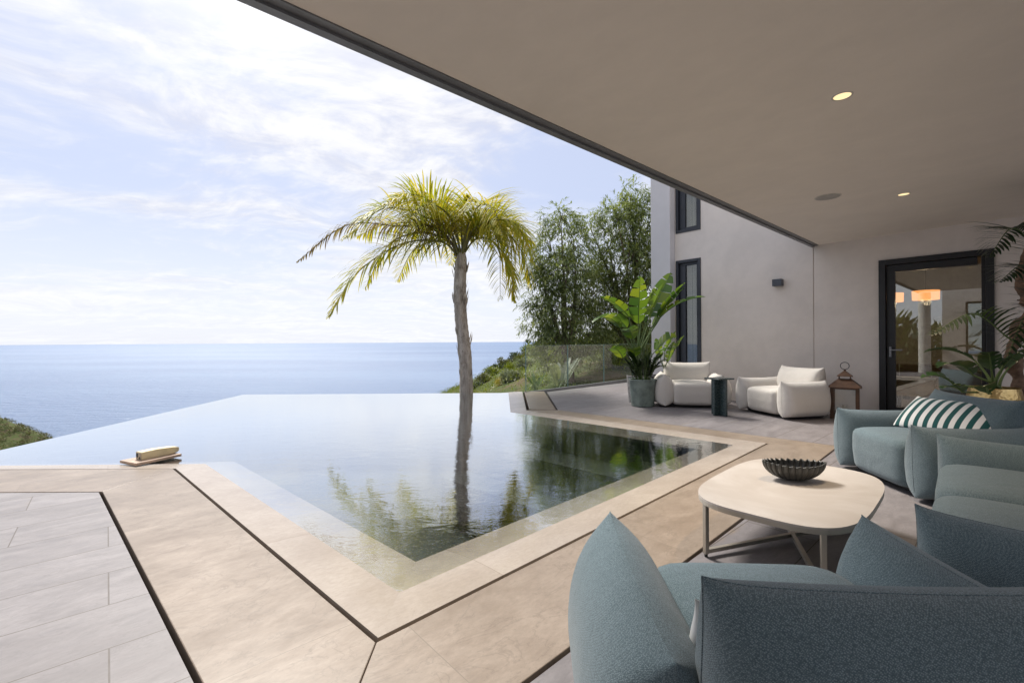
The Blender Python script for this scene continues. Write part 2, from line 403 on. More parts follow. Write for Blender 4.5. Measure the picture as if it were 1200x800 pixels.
e_far_r = gp(590, 460.6); e_far_l = gp(285, 462); e_left = gp(0, 527)
el2 = e_far_l + (e_left - e_far_l) * ((gp(0, 539).y - e_far_l.y) / (e_left.y - e_far_l.y))
water_poly = []
def lp(i, t): return outer[i].lerp(inner[i], t)
water_poly = [lp(i, .30) for i in range(1, 6)]
e_far_r = Vector((lp(5, .3).x, e_far_l.y + .02, 0)); water_poly[-1] = Vector((lp(5, .3).x, e_far_l.y + .02, 0))
water_poly += [e_far_l, Vector((el2.x, lp(0, .3).y, 0))]
me = bpy.data.meshes.new('pool_water'); bm = bmesh.new()
wf_ = bm.faces.new([bm.verts.new((p.x, p.y, POOLZ)) for p in water_poly]); wf_.normal_update(); (wf_.normal_flip() if wf_.normal.z < 0 else None); bmesh.ops.triangulate(bm, faces=bm.faces[:]); bm.to_mesh(me); bm.free()
water = bpy.data.objects.new('pool_water', me); COL.objects.link(water); tag(water, kind='structure')
m, q = new('pool_water'); co = q.n('ShaderNodeNewGeometry').outputs['Position']
r1 = q.noise(q.n('ShaderNodeMapping', {0: co, 'Rotation': (0, 0, R(12)), 'Scale': (1, 1.5, 1)}).outputs[0], 3.6, 3, .55, .3)
r2 = q.noise(q.n('ShaderNodeMapping', {0: co, 'Rotation': (0, 0, R(-25)), 'Scale': (1, 1.8, 1)}).outputs[0], 20, 3, .55, .5)
nb = bump(q, q.m('ADD', r1, q.m('MULTIPLY', r2, .22)), .36, .0060)
fr = q.m('MINIMUM', q.m('MAXIMUM', q.m('SUBTRACT', q.m('MULTIPLY', q.n('ShaderNodeLayerWeight', {'Blend': .5, 'Normal': nb}).outputs['Facing'], 2.3), 1.0), .05), .95)
tr = q.n('ShaderNodeBsdfTransparent', {0: (.95, .975, .97)}).outputs[0]
gl = q.n('ShaderNodeBsdfGlossy', {0: (.95, .98, 1, 1), 'Roughness': .0, 'Normal': nb}).outputs[0]
out(q, q.n('ShaderNodeMixShader', {0: fr, 1: tr, 2: gl}).outputs[0]); water.data.materials.append(m)

# basin: walls, bench and floor in dark pebble finish
m, q = new('pebble_lining'); co = q.n('ShaderNodeNewGeometry').outputs['Position']
v = q.n('ShaderNodeTexVoronoi', {'Vector': co, 'Scale': 42.0}); rn = q.n('ShaderNodeSeparateColor', {0: v.outputs['Color']}).outputs[0]
c = q.ramp(rn, [(0, (.006, .014, .014)), (.5, (.014, .036, .034)), (.78, (.034, .062, .052)), (.93, (.13, .125, .08)), (1, (.24, .22, .14))])
c = q.mix(q.mr(v.outputs['Distance'], .35, .6), c, (.01, .014, .012))
depth = q.mr(q.n('ShaderNodeSeparateXYZ', {0: co}).outputs[2], -1.6, -.2, 0, 1, False)
out(q, pri(q, col=c, rough=.6, spec=.3))
M_peb = m
basin = [inner[1], inner[2], inner[3], inner[4], Vector((inner[5].x, e_far_l.y - .18, 0)), e_far_l + Vector((.18, -.18, 0)), Vector((el2.x + .2, inner[0].y, 0))]
pb = MB(); n = len(basin)
def ring(z): return [(p.x, p.y, z) for p in basin]
pb.add(ring(-.06) + ring(-1.5), [(i, n + i, n + (i + 1) % n, (i + 1) % n) for i in range(n)])
bf = pb.build('pool_basin', M_peb); tag(bf, kind='structure')
me2 = bpy.data.meshes.new('pool_floor'); bm = bmesh.new(); bm.faces.new([bm.verts.new(p) for p in ring(-1.5)]); bmesh.ops.triangulate(bm, faces=bm.faces[:]); bm.to_mesh(me2); bm.free()
pf = bpy.data.objects.new('pool_floor', me2); COL.objects.link(pf); me2.materials.append(M_peb); tag(pf, kind='structure')
# bench (seat ledge) round the right corner, on two sides
bb = MB()
dA = (inner[3] - inner[2]).normalized(); dB = (inner[4] - inner[3]).normalized()
def strip(p0, p1, inn, w, z0, z1):
    bb.prism([p0 + inn * .002, p1 + inn * .002, p1 + inn * w, p0 + inn * w], z0, z1)
nA = Vector((-dA.y, dA.x, 0)); nB = Vector((-dB.y, dB.x, 0))
strip(inner[3] + nA * .6, inner[4], nB, .55, -1.49, -.42)
strip(inner[2].lerp(inner[3], .0) + nA * 0, inner[3], nA, .55, -1.49, -.42)
strip(inner[3] + nB * .57 + nA * .56, inner[4] + nB * .57, nB, .5, -1.49, -.85)
bench = bb.build('pool_bench', M_peb); tag(bench, kind='structure')
# infinity weir wall (outside of the glassy edge)
ib = MB()
wp = [Vector((lp(5, .3).x + .12, e_far_l.y + .02, 0)), e_far_l, Vector((el2.x, outer[0].y - .4, 0))]
wi = [Vector((lp(5, .3).x + .12, e_far_l.y - .17, 0)), e_far_l + Vector((.19, -.18, 0)), Vector((el2.x + .2, outer[0].y - .4, 0))]
for k in range(2): ib.prism([wp[k], wp[k + 1], wi[k + 1], wi[k]], -3.4, -.025 - .002 * k)
weir = ib.build('pool_weir', M_peb); tag(weir, kind='structure')

# paving: limestone bands with open drainage slots between them
def off(p0, p1, d):
    u = (p1 - p0).normalized(); return Vector((-u.y, u.x, 0)) * d
def line_x(p, d, q_, e):
    den = d.x * e.y - d.y * e.x; t = ((q_.x - p.x) * e.y - (q_.y - p.y) * e.x) / den; return p + d * t
SW = .02
A0 = outer[2]; uL = (outer[1] - outer[2]).normalized(); uR = (outer[3] - outer[2]).normalized()
nL = Vector((-uL.y, uL.x, 0)); nL = nL if nL.dot(A0) < 0 else -nL     # away from pool
nR = Vector((uR.y, -uR.x, 0))
l1 = gp(120, 576); l2 = gp(238, 800); r1_, r2_ = gp(660, 763), gp(975, 528)
uL2 = (l2 - l1).normalized(); uR2 = (r2_ - r1_).normalized()
K = line_x(l1, uL2, r1_, uR2)
Kin = line_x(A0 + nL * SW, uL, A0 + nR * SW, uR)
Lc_in = line_x(A0 + nL * SW, uL, outer[0] - Vector((0, SW * .7, 0)), Vector((1, 0, 0)))
GB = gp(973, 521.5); GB0 = gp(654, 480.5); uG = (GB - GB0).normalized()    # boundary limestone / far grey deck
T_out = line_x(r1_, uR2, GB0, uG); R_end = outer[3]
R_in = line_x(A0 + nR * SW, uR, outer[3], (gp(973, 523) - outer[3]).normalized())
T_in = line_x(r1_, uR2, outer[3], (gp(973, 523) - outer[3]).normalized())
pv = MB()
pv.prism([Vector((-6, Lc_in.y, 0)), Vector((-6, l1.y, 0)), l1, Lc_in], -.14, 0)
pv.prism([Lc_in + Vector((.001, -.001, 0)), l1 + Vector((.001, -.001, 0)), K - Vector((.0015, 0, 0)), Kin - Vector((.0015, 0, 0))], -.14, 0)
pv.prism([Kin + Vector((.0015, 0, 0)), K + Vector((.0015, 0, 0)), T_in, R_in], -.14, 0)
# border strip on the far side
j1 = gp(617, 480.6)
pv.prism([outer[3] + Vector((.003, .003, 0)), T_in + Vector((.003, .003, 0)), T_out, GB, GB0, j1 + Vector((.003, .003, 0))], -.14, -.001)
f0, f1, f2, f3 = gp(617, 480), gp(612, 459), gp(640, 460), gp(653.5, 480)
pv.prism([f0 + Vector((.05, .04, 0)), f3 + Vector((-.03, .02, 0)), Vector((f2.x - .03, 10.85, 0)), Vector((f1.x + .05, 10.85, 0))], -.14, 0)
pave = bevel(pv.build('limestone_paving', M_tan), .004); tag(pave, kind='structure')
# grey tile terrace: one L round the limestone
def gap(p, *ds):
    r = p.copy()
    for d in ds: r = r + d * SW
    return r
nL2 = -Vector((-uL2.y, uL2.x, 0)); nL2 = nL2 if nL2.y < 0 else -nL2
nR2 = Vector((uR2.y, -uR2.x, 0))
Kg = line_x(l1 + nL2 * .022, uL2, r1_ + nR2 * SW, uR2)
l1g = line_x(l1 + nL2 * .022, uL2, l1 + Vector((0, -.012, 0)), Vector((1, 0, 0)))
Tg = line_x(r1_ + nR2 * SW, uR2, GB0 + Vector((.006, .006, 0)), uG)
rail0 = gp(641, 459.5); rail_d = Vector((.728, .685, 0))
tg = MB()
poly = [Vector((-6, l1g.y, 0)), Vector((-6, -9, 0)), Vector((13, -9, 0)), Vector((13, 16, 0)), rail0 + rail_d * 8, rail0, Vector((GB0.x, GB0.y + .006, 0)), Tg, Kg, l1g]
tg.prism([(p.x, p.y) for p in poly], -.14, -.002)
terr = tg.build('terrace_floor', M_tile); tag(terr, kind='structure')
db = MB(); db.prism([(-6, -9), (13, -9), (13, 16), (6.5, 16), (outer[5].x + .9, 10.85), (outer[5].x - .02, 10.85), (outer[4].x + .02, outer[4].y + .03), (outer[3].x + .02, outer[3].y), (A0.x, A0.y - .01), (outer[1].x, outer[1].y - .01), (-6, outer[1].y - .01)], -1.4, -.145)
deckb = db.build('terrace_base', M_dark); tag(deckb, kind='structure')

# ------------------------------------------------------------------ house (local x along the facade, local y into the house)
P0 = Vector((5.3, 7.95, 0)); HA = math.atan2(-.749, .663)
def hw(t, y, z=0.0):
    return Vector((P0.x + t * math.cos(HA) - y * math.sin(HA), P0.y + t * math.sin(HA) + y * math.cos(HA), z))
house = thing('house', 'two storey villa with greige rendered wall, dark framed windows and a deep flat overhang', 'house', P0, HA)
def holed(mb, x0, x1, z0, z1, y0, y1, holes):
    xs_ = sorted({x0, x1, *[h[0] for h in holes], *[h[1] for h in holes]}); zs_ = sorted({z0, z1, *[h[2] for h in holes], *[h[3] for h in holes]})
    def solid(i, j):
        if not (0 <= i < len(xs_) - 1 and 0 <= j < len(zs_) - 1): return False
        cx, cz = (xs_[i] + xs_[i + 1]) / 2, (zs_[j] + zs_[j + 1]) / 2
        return not any(h[0] < cx < h[1] and h[2] < cz < h[3] for h in holes)
    for i in range(len(xs_) - 1):
        for j in range(len(zs_) - 1):
            if not solid(i, j): continue
            a, b, c_, d_ = xs_[i], xs_[i + 1], zs_[j], zs_[j + 1]
            mb.add([(a, y0, c_), (b, y0, c_), (b, y0, d_), (a, y0, d_)], [(0, 1, 2, 3)])
            mb.add([(a, y1, c_), (b, y1, c_), (b, y1, d_), (a, y1, d_)], [(3, 2, 1, 0)])
            if not solid(i - 1, j): mb.add([(a, y0, c_), (a, y1, c_), (a, y1, d_), (a, y0, d_)], [(3, 2, 1, 0)])
            if not solid(i + 1, j): mb.add([(b, y0, c_), (b, y1, c_), (b, y1, d_), (b, y0, d_)], [(0, 1, 2, 3)])
            if not solid(i, j - 1): mb.add([(a, y0, c_), (b, y0, c_), (b, y1, c_), (a, y1, c_)], [(3, 2, 1, 0)])
            if not solid(i, j + 1): mb.add([(a, y0, d_), (b, y0, d_), (b, y1, d_), (a, y1, d_)], [(0, 1, 2, 3)])
CEIL = 2.85
TW = (-2.575, -2.02, .03, 2.93); UW = (-2.575, -2.02, 3.52, 5.5); DR = (.91, 2.18, .0, 2.46)
wb = MB(); holed(wb, -2.6, 0, -.1, 6.8, 0, .3, [TW, UW])
wb.box((-2.45, 4.2, 3.35), (.3, 7.75, 6.9))
wall_l = wb.build('wall', M_wall, house)
wb = MB(); holed(wb, .012, 9, -.1, CEIL, 0, .3, [DR]); wall_r = wb.build('wall', M_wall, house)
wb = MB(); holed(wb, .012, 9, CEIL + .35, 6.8, .002, .3, []); wb.box((.006, .08, 1.4), (.0115, .12, 3.0)); wb.build('wall', M_wall, house)
wb = MB(); wb.box((-2.835, .05, 3.35), (.46, .5, 6.9)); bevel(wb.build('pilaster', M_pil, house), .006)
rb = MB(); rb.box((3.0, 4.2, 6.9), (12.3, 9.0, .2)); rb.build('roof', M_wall, house)
# overhang slab + steel edge
ob = MB(); ob.prism([(.085, -12.0), (5.6, -12.0), (5.6, -.001), (.085, -.001)], CEIL, CEIL + .32); ob.build('overhang', M_ceil, house)
tb_ = MB(); tb_.box((.0, -6.0, CEIL + .175), (.055, 12.0, .40)); tb_.box((.056, -6.0, CEIL + .002), (.054, 12.0, .02)); tb_.build('overhang_trim', M_steel, house)
# windows
M_winglass = glass('window_glass', (.80, .84, .83), 1.9, .06)
M_facglass = glass('facade_glass', (.72, .76, .74), 1.75, .02)
def window(h, mull=None, sash=.05, nm='window'):
    x0, x1, z0, z1 = h; f = MB(); y = .06; w = .06
    for (a, b, c_, d_) in ((x0, x0 + w, z0, z1), (x1 - w, x1, z0, z1)): f.box(((a + b) / 2, y, (c_ + d_) / 2), (b - a - .002, .16, d_ - c_ - .002))
    f.box(((x0 + x1) / 2, y, z0 + w / 2 + .001), (x1 - x0 - 2 * w, .158, w)); f.box(((x0 + x1) / 2, y, z1 - w / 2 - .001), (x1 - x0 - 2 * w, .158, w))
    fr_ = bevel(f.build(nm, M_frame, house), .003)
    s_ = MB(); a, b = x0 + w + .004, x1 - w - .004; c_, d_ = z0 + w + .004, z1 - w - .004
    for (p, q2) in ((a, a + sash), (b - sash, b)): s_.box(((p + q2) / 2, y + .02, (c_ + d_) / 2), (q2 - p, .07, d_ - c_))
    s_.box(((a + b) / 2, y + .02, c_ + sash / 2), (b - a - 2 * sash, .068, sash)); s_.box(((a + b) / 2, y + .02, d_ - sash / 2), (b - a - 2 * sash, .068, sash))
    if mull: s_.box((mull, y + .02, (c_ + d_) / 2), (.09, .066, d_ - c_ - 2 * sash - .002))
    bevel(s_.build('sash', M_frame, fr_), .003)
    gl_ = MB(); gl_.box(((a + b) / 2, y + .025, (c_ + d_) / 2), (b - a - 2 * sash + .01, .012, d_ - c_ - 2 * sash + .01)); gl_.build('pane', M_facglass, fr_)
    return fr_
wt = window(TW, -2.43); wu = window(UW, -2.43)
M_curt = simple('curtain_linen', (.17, .19, .165), .9, 0, .1, 6)
for (h, fr_) in ((TW, wt), (UW, wu)):
    cb_ = MB(); n_ = 40; z0, z1 = h[2] + .05, h[3] - .05
    pts = [(h[0] + .12 + (h[1] - h[0] - .16) * i / n_, .36 + .035 * math.sin(i * 1.25) + .012 * math.sin(i * .47)) for i in range(n_ + 1)]
    cb_.add([(x, y, z0) for x, y in pts] + [(x, y, z1) for x, y in pts], [(i, i + 1, n_ + 2 + i, n_ + 1 + i) for i in range(n_)])
    cu = cb_.build('curtain', M_curt, fr_, smooth=True); so = cu.modifiers.new('t', 'SOLIDIFY'); so.thickness = .006
# sliding door
x0, x1, z0, z1 = DR; f = MB(); w = .085
f.box((x0 + w / 2, .05, (z0 + z1) / 2), (w, .18, z1 - z0 - .004)); f.box((x1 - w / 2, .05, (z0 + z1) / 2), (w, .18, z1 - z0 - .004))
f.box(((x0 + x1) / 2, .05, z1 - w / 2 - .002), (x1 - x0 - 2 * w, .178, w)); f.box(((x0 + x1) / 2, .06, .012), (x1 - x0 - 2 * w, .16, .02))
door = bevel(f.build('door', M_black, house), .004)
f = MB(); a, b, c_, d_ = x0 + w + .004, x1 - w - .004, .026, z1 - w - .006; sw = .105
f.box((a + sw / 2, .06, (c_ + d_) / 2), (sw, .07, d_ - c_)); f.box((b - .02, .06, (c_ + d_) / 2), (.04, .07, d_ - c_))
f.box(((a + b) / 2, .06, c_ + .05), (b - a - sw - .05, .068, .10)); f.box(((a + b) / 2, .06, d_ - .055), (b - a - sw - .05, .068, .11))
bevel(f.build('sash', M_black, door), .003)
f = MB(); f.box(((a + sw + b - .04) / 2, .066, (c_ + d_) / 2), (b - a - sw - .03, .014, d_ - c_ - .2)); f.build('pane', M_winglass, door)
f = MB(); f.box((a + .05, -.0, 1.0), (.03, .05, .16)); f.bar((a + .05, -.035, 1.03), (a + .20, -.035, 1.03), .022); f.bar((a + .05, -.035, 1.03), (a + .05, .02, 1.03), .02)
bevel(f.build('handle', M_steel, door), .003)
# room behind the door
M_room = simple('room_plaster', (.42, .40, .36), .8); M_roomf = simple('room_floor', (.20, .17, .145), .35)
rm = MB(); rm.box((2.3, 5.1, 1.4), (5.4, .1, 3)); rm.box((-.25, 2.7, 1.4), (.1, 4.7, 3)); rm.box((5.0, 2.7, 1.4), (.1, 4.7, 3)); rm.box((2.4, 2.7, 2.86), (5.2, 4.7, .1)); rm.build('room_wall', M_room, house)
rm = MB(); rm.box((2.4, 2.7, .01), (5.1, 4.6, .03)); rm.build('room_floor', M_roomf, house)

# ------------------------------------------------------------------ ceiling fittings
M_glowd, q = new('warm_led'); out(q, q.n('ShaderNodeEmission', {0: (1, .74, .40, 1), 'Strength': .95}).outputs[0])
M_trimw = simple('white_trim', (.62, .58, .52), .5)
def downlight(p, label):
    t = thing('downlight', label, 'ceiling light', (p.x, p.y, CEIL), 0, 'round downlights in the ceiling')
    b = MB(); b.lathe([(.050, -.001), (.052, -.004), (.060, -.004), (.062, 0)], n=28); b.build('rim', M_trimw, t, True)
    b = MB(); b.lathe([(.0, -.002), (.0498, -.002)], n=28); b.build('lens', M_glowd, t)
    l = bpy.data.lights.new('spot', 'SPOT'); l.energy = 90; l.spot_size = R(75); l.spot_blend = .7; l.color = (1, .78, .52); l.shadow_soft_size = .05
    lo = bpy.data.objects.new('lamp', l); COL.objects.link(lo); lo.parent = t; lo.location = (0, 0, -.02)
downlight(gp(987, 113, CEIL), 'lit round downlight in the ceiling, the larger looking one nearer the camera')
downlight(gp(1059, 228, CEIL), 'lit round downlight in the ceiling, the smaller looking one near the back wall')
sp = gp(970, 231, CEIL)
t = thing('ceiling_speaker', 'flat round grey speaker grille set in the ceiling', 'speaker', (sp.x, sp.y, CEIL))
b = MB(); b.lathe([(0, -.006), (.112, -.006), (.118, -.005)], n=40); b.build('grille', simple('grille_grey', (.42, .40, .375), .7), t)
b = MB(); b.lathe([(.118, -.0055), (.128, -.006), (.131, 0)], n=40); b.build('rim', M_trimw, t, True)
# wall sconce
c = hw(-.54, 0); zc = at(914, 332, c.y).z
t = thing('wall_sconce', 'small dark box shaped wall light on the greige wall', 'wall light', (c.x, c.y, zc), HA)
b = MB(); b.box((0, -.008, 0), (.10, .014, .10)); b.build('back_plate', M_frame, t)
b = MB(); b.box((0, -.075, 0), (.155, .118, .125)); bevel(b.build('shade', simple('sconce_grey', (.06, .068, .085), .45, .2), t), .004)

# ------------------------------------------------------------------ glass railing
M_rail = glass('railing_glass', (.95, .98, .965), 1.3, .0)
M_edge, q = new('glass_edge'); out(q, pri(q, col=(.16, .26, .24), rough=.15))
ry0 = gp(616, 459.5); rdir = (gp(735, 444.5) - ry0); rdir.z = 0; rdir.normalize()
dists = [0, 1.66, 3.40, 5.1, 6.8]
rt = thing('glass_railing', 'frameless clear glass balustrade along the far deck edge', 'railing', (ry0.x, ry0.y, 0), math.atan2(rdir.y, rdir.x))
for i in range(4):
    a, b_ = dists[i] + .012, dists[i + 1] - .012
    z0, z1 = -.05, 1.09
    b = MB(); b.box(((a + b_) / 2, 0, (z0 + z1) / 2), (b_ - a, .018, z1 - z0)); pn = b.build('glass_panel', M_rail, rt)
    b = MB(); b.box((a - .003, 0, (z0 + z1) / 2), (.006, .019, z1 - z0)); b.box((b_ + .003, 0, (z0 + z1) / 2), (.006, .019, z1 - z0)); b.box(((a + b_) / 2, 0, z1 + .003), (b_ - a, .019, .006)); b.build('glass_edge', M_edge, pn)
b = MB(); b.box((3.4, 0, -.06), (6.9, .06, .12)); b.build('base_channel', M_steel, rt)

# ------------------------------------------------------------------ armchairs and sofa
def g_arm(t):
    bot = (1 - (1 - min(t / .2, 1)) ** 2) ** .5 * (.86 + .14 * min(t / .4, 1))
    top = max(0, 1 - (max(0, t - .36) / .64) ** 2.5) ** .56
    return bot * top
def g_back(t):
    bot = (1 - (1 - min(t / .22, 1)) ** 2) ** .5
    top = max(0, 1 - (max(0, t - .38) / .62) ** 2.8) ** .50
    return bot * top
def g_pil(t): return max(0, 1 - abs(2 * t - 1) ** 2.6) ** .62
def arm(par, m_, x, D=.78, H=.525, base=.028, T=.34):
    b = MB(); b.pillow(D, H, T, g_arm, 9, .014, .012, base=base, M=Matrix.Translation((x, -.075, 0)) @ Matrix.Rotation(R(90), 4, 'Z'))
    o = b.build('armrest', m_, par, smooth=True); c_ = MB(); c_.tube(b.rim, .0018, 6); c_.build('seam', m_, o, smooth=True); return o
def back(par, m_, x, y, L=.74, H=.535, base=.2, T=.30, lean=.07):
    b = MB(); b.pillow(L, H, T, g_back, 9, .014, .012, base=base, lean=lean, M=Matrix.Translation((x, y, 0)))
    o = b.build('backrest', m_, par, smooth=True); c_ = MB(); c_.tube(b.rim, .0018, 6); c_.build('seam', m_, o, smooth=True); return o
def seat(par, m_, x, w, d=.80, y=-.055):
    def fn(v):
        v = v.copy()
        if v.z > 0: v.z += .018 * (1 - (2 * v.x / w) ** 2) * (1 - (2 * v.y / d) ** 2)
        if v.y < 0 and v.z < 0: v.y += .02 * (-v.z / .17)
        return v
    b = MB(); b.rbox((x, y, .228), (w, d, .384), 8.5, 16, fn)
    return b.build('seat', m_, par, smooth=True)
def plinth(par, w, d):
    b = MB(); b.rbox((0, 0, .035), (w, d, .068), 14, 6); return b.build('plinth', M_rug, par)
def armchair(m_, loc, rz, label, group):
    t = thing('armchair', label, 'armchair', loc, rz, group)
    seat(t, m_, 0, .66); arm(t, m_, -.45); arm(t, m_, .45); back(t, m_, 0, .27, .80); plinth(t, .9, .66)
    return t
near = armchair(M_teal, (.785, 1.185, 0), R(180 - 3), 'teal armchair seen from behind in the foreground, with a striped cushion behind its arm', 'teal woven armchairs')
ch2 = dup(near, (3.46, 3.74, 0), R(-90 - 6), label='teal armchair holding the striped cushion, facing the pool in front of the glass door')
wh1 = armchair(M_cream, (3.31, 8.46, 0), R(-13), 'cream armchair facing the camera beside the potted plants', 'cream armchairs by the wall')
wh2 = dup(wh1, (4.42, 7.36, 0), R(-78), label='cream armchair turned sideways beside the wooden lantern')
wh1.scale = (1.06,) * 3; wh2.scale = (1.02,) * 3
# two seat sofa
ua = Vector((.707, -.707, 0)); mid = Vector((2.24, 2.36, 0)); cs = mid + ua * .42
sofa = thing('sofa', 'teal two seat sofa at the right edge, angled toward the pool', 'sofa', cs, R(-135))
for x in (-.40, .40): seat(sofa, M_teal, x, .795)
arm(sofa, M_teal, -.93); arm(sofa, M_teal, .93)
for x in (-.42, .42): back(sofa, M_teal, x, .27, .86)
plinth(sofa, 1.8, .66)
# striped cushions
m, q = new('striped_cotton'); co = oco(q)
sx = q.n('ShaderNodeSeparateXYZ', {0: co}).outputs[0]
st_ = q.m('FRACT', q.m('DIVIDE', q.m('ADD', sx, 10.037), .074))
c = q.mix(q.mr(st_, .47, .50), (.74, .74, .73), (.018, .085, .085))
c = q.mix(q.mr(st_, .97, 1.0), c, (.74, .74, .73))
out(q, pri(q, col=c, rough=.9, spec=.1, sheen=.2, normal=bump(q, q.noise(co, 260, 3), .3, .002))); M_str = m
def cushion(name, label, L, H, T, M_, cat='cushion'):
    b = MB(); b.pillow(L, H, T, g_pil, 3.0, .02, .01, 26, 20, base=-H / 2)
    o = b.build(name, M_str, smooth=True); o.matrix_world = M_; return tag(o, label, cat)
cushion('striped_cushion', 'white and dark green striped cushion lying in the teal armchair by the door', .68, .38, .15,
        Matrix.Translation((3.60, 3.74, .555)) @ Matrix.Rotation(R(-78), 4, 'Z') @ Matrix.Rotation(R(-52), 4, 'X'))
cushion('striped_cushion', 'dark green and white striped cushion mostly hidden behind the foreground chair back', .33, .28, .12,
        Matrix.Translation((.577, 1.07, .475)) @ Matrix.Rotation(R(2), 4, 'Z') @ Matrix.Rotation(R(20), 4, 'X'))

# ------------------------------------------------------------------ coffee table and bowl
tcx, tcy = 1.68, 2.72; TH = .325
tab = thing('coffee_table', 'low rounded coffee table with pale stone top and thin crossed metal legs', 'coffee table', (tcx, tcy, 0), R(44))
m, q = new('table_stone'); co = oco(q)
n1 = q.noise(q.n('ShaderNodeMapping', {0: co, 'Scale': (1.3, 1, 1)}).outputs[0], 2.0, 7, .62, .8); n2 = q.noise(co, 14, 5, .6)
c = q.mix(q.mr(n1, .35, .65), (.405, .365, .33), (.47, .435, .405)); c = q.mix(q.mr(n2, .5, .8, 0, .2), c, (.37, .32, .28))
out(q, pri(q, col=c, rough=.42, spec=.4)); M_top = m
b = MB(); N = 72; a_, b_, nn = .655, .405, 3.5; pr = []
for k in range(N):
    th = 2 * math.pi * k / N; cc, s2 = math.cos(th), math.sin(th)
    pr.append((a_ * abs(cc) ** (2 / nn) * (1 if cc >= 0 else -1), b_ * abs(s2) ** (2 / nn) * (1 if s2 >= 0 else -1)))
b.prism(pr, TH - .012, TH); tp = b.build('tabletop', M_top, tab)
b = MB(); b.prism([(x * .997, y * .997) for x, y in pr], TH - .034, TH - .0122); b.build('top_rim', M_table, tab)
lx, ly = .58, .275
for sx_ in (-1, 1):
    for sy_ in (-1, 1):
        b = MB(); b.box((sx_ * lx, sy_ * ly, (TH - .034 + .016) / 2), (.024, .024, TH - .034 - .017), rot=math.atan2(sy_ * ly, sx_ * lx)); lg = bevel(b.build('leg', M_table, tab), .002)
        b = MB(); b.lathe([(0, 0), (.009, 0), (.009, .016)], (sx_ * lx, sy_ * ly, 0), 10); b.build('glide', M_rug, lg)
b = MB(); b.bar((-lx, -ly, .030), (lx, ly, .030), .022); b.bar((-lx, ly, .0302), (-.011, .006, .0302), .0215); b.bar((.011, -.006, .0302), (lx, -ly, .0302), .0215)
b.build('crossbar', M_table, tab)
m, q = new('dark_ceramic'); co = oco(q)
out(q, pri(q, col=q.mix(q.noise(co, 30, 4), (.028, .028, .026), (.085, .082, .072)), rough=.33, spec=.5, normal=bump(q, q.noise(co, 120, 3), .3, .002)))
bp = gp(934, 564, TH)
b = MB(); NU, NV = 176, 18; vs = []; fs = []
for iv in range(NV + 1):
    tv = iv / NV
    for iu in range(NU):
        th = 2 * math.pi * iu / NU
        # pointed boat plan, flutes that grow toward the rim
        cx_, sy2 = math.cos(th), math.sin(th)
        rr = .22 + .78 * math.sin(tv * math.pi / 2) ** .9
        px_ = .178 * cx_ * rr * (1 + .02 * abs(cx_)); py_ = .098 * (1 if sy2 >= 0 else -1) * abs(sy2) ** 1.45 * rr
        fl = math.sin(th * 30) * .0105 * tv ** .7 * (1 - .65 * abs(cx_) ** 6)
        py_ += fl * (1 if sy2 >= 0 else -1) * abs(sy2) ** .35; px_ += fl * cx_ * .5
        z = .10 * tv ** 1.55 + .012 * tv * cx_ * cx_ + fl * .5 * tv
        vs.append((px_, py_, z))
for iv in range(NV):
    for iu in range(NU): fs.append((iv * NU + iu, iv * NU + (iu + 1) % NU, (iv + 1) * NU + (iu + 1) % NU, (iv + 1) * NU + iu))
fs.append(tuple(range(NU))[::-1])
b.add(vs, fs); bowl = b.build('fluted_bowl', m, smooth=True); bowl.location = (bp.x, bp.y + .03, TH + .001); bowl.rotation_euler = (0, 0, R(-8))
so = bowl.modifiers.new('t', 'SOLIDIFY'); so.thickness = .006; so.offset = 0
bowl.location.z += .003
tag(bowl, 'dark boat shaped bowl with deep fluted sides on the coffee table', 'bowl')

# ------------------------------------------------------------------ side tables
m_g = simple('green_lacquer', (.035, .055, .057), .28, 0, .1, 5, .05)
p = gp(843, 486.5); t = thing('side_table', 'dark green side table on a cross shaped pedestal between the cream armchairs', 'side table', (p.x, p.y, 0), R(20))
b = MB(); b.box((0, 0, .585), (.33, .30, .022)); bevel(b.build('tabletop', m_g, t), .006, 3)
b = MB(); b.box((0, 0, .287), (.23, .035, .574)); b.box((0, .085, .287), (.035, .134, .572)); b.box((0, -.085, .287), (.035, .134, .572)); bevel(b.build('pedestal', m_g, t), .003)
p = at(1218, 512, 3.3)
t = thing('side_table', 'round cream side table at the right edge behind the sofa', 'side table', (p.x + .02, p.y, 0))
b = MB(); b.lathe([(0, .49), (.21, .49), (.22, .497), (.22, .515), (.215, .52), (0, .52)], n=40); b.build('tabletop', M_top, t, auto=40)
b = MB(); b.lathe([(.15, 0), (.15, .012), (.03, .02), (.025, .489)], n=24); b.build('pedestal', M_table, t, auto=40)

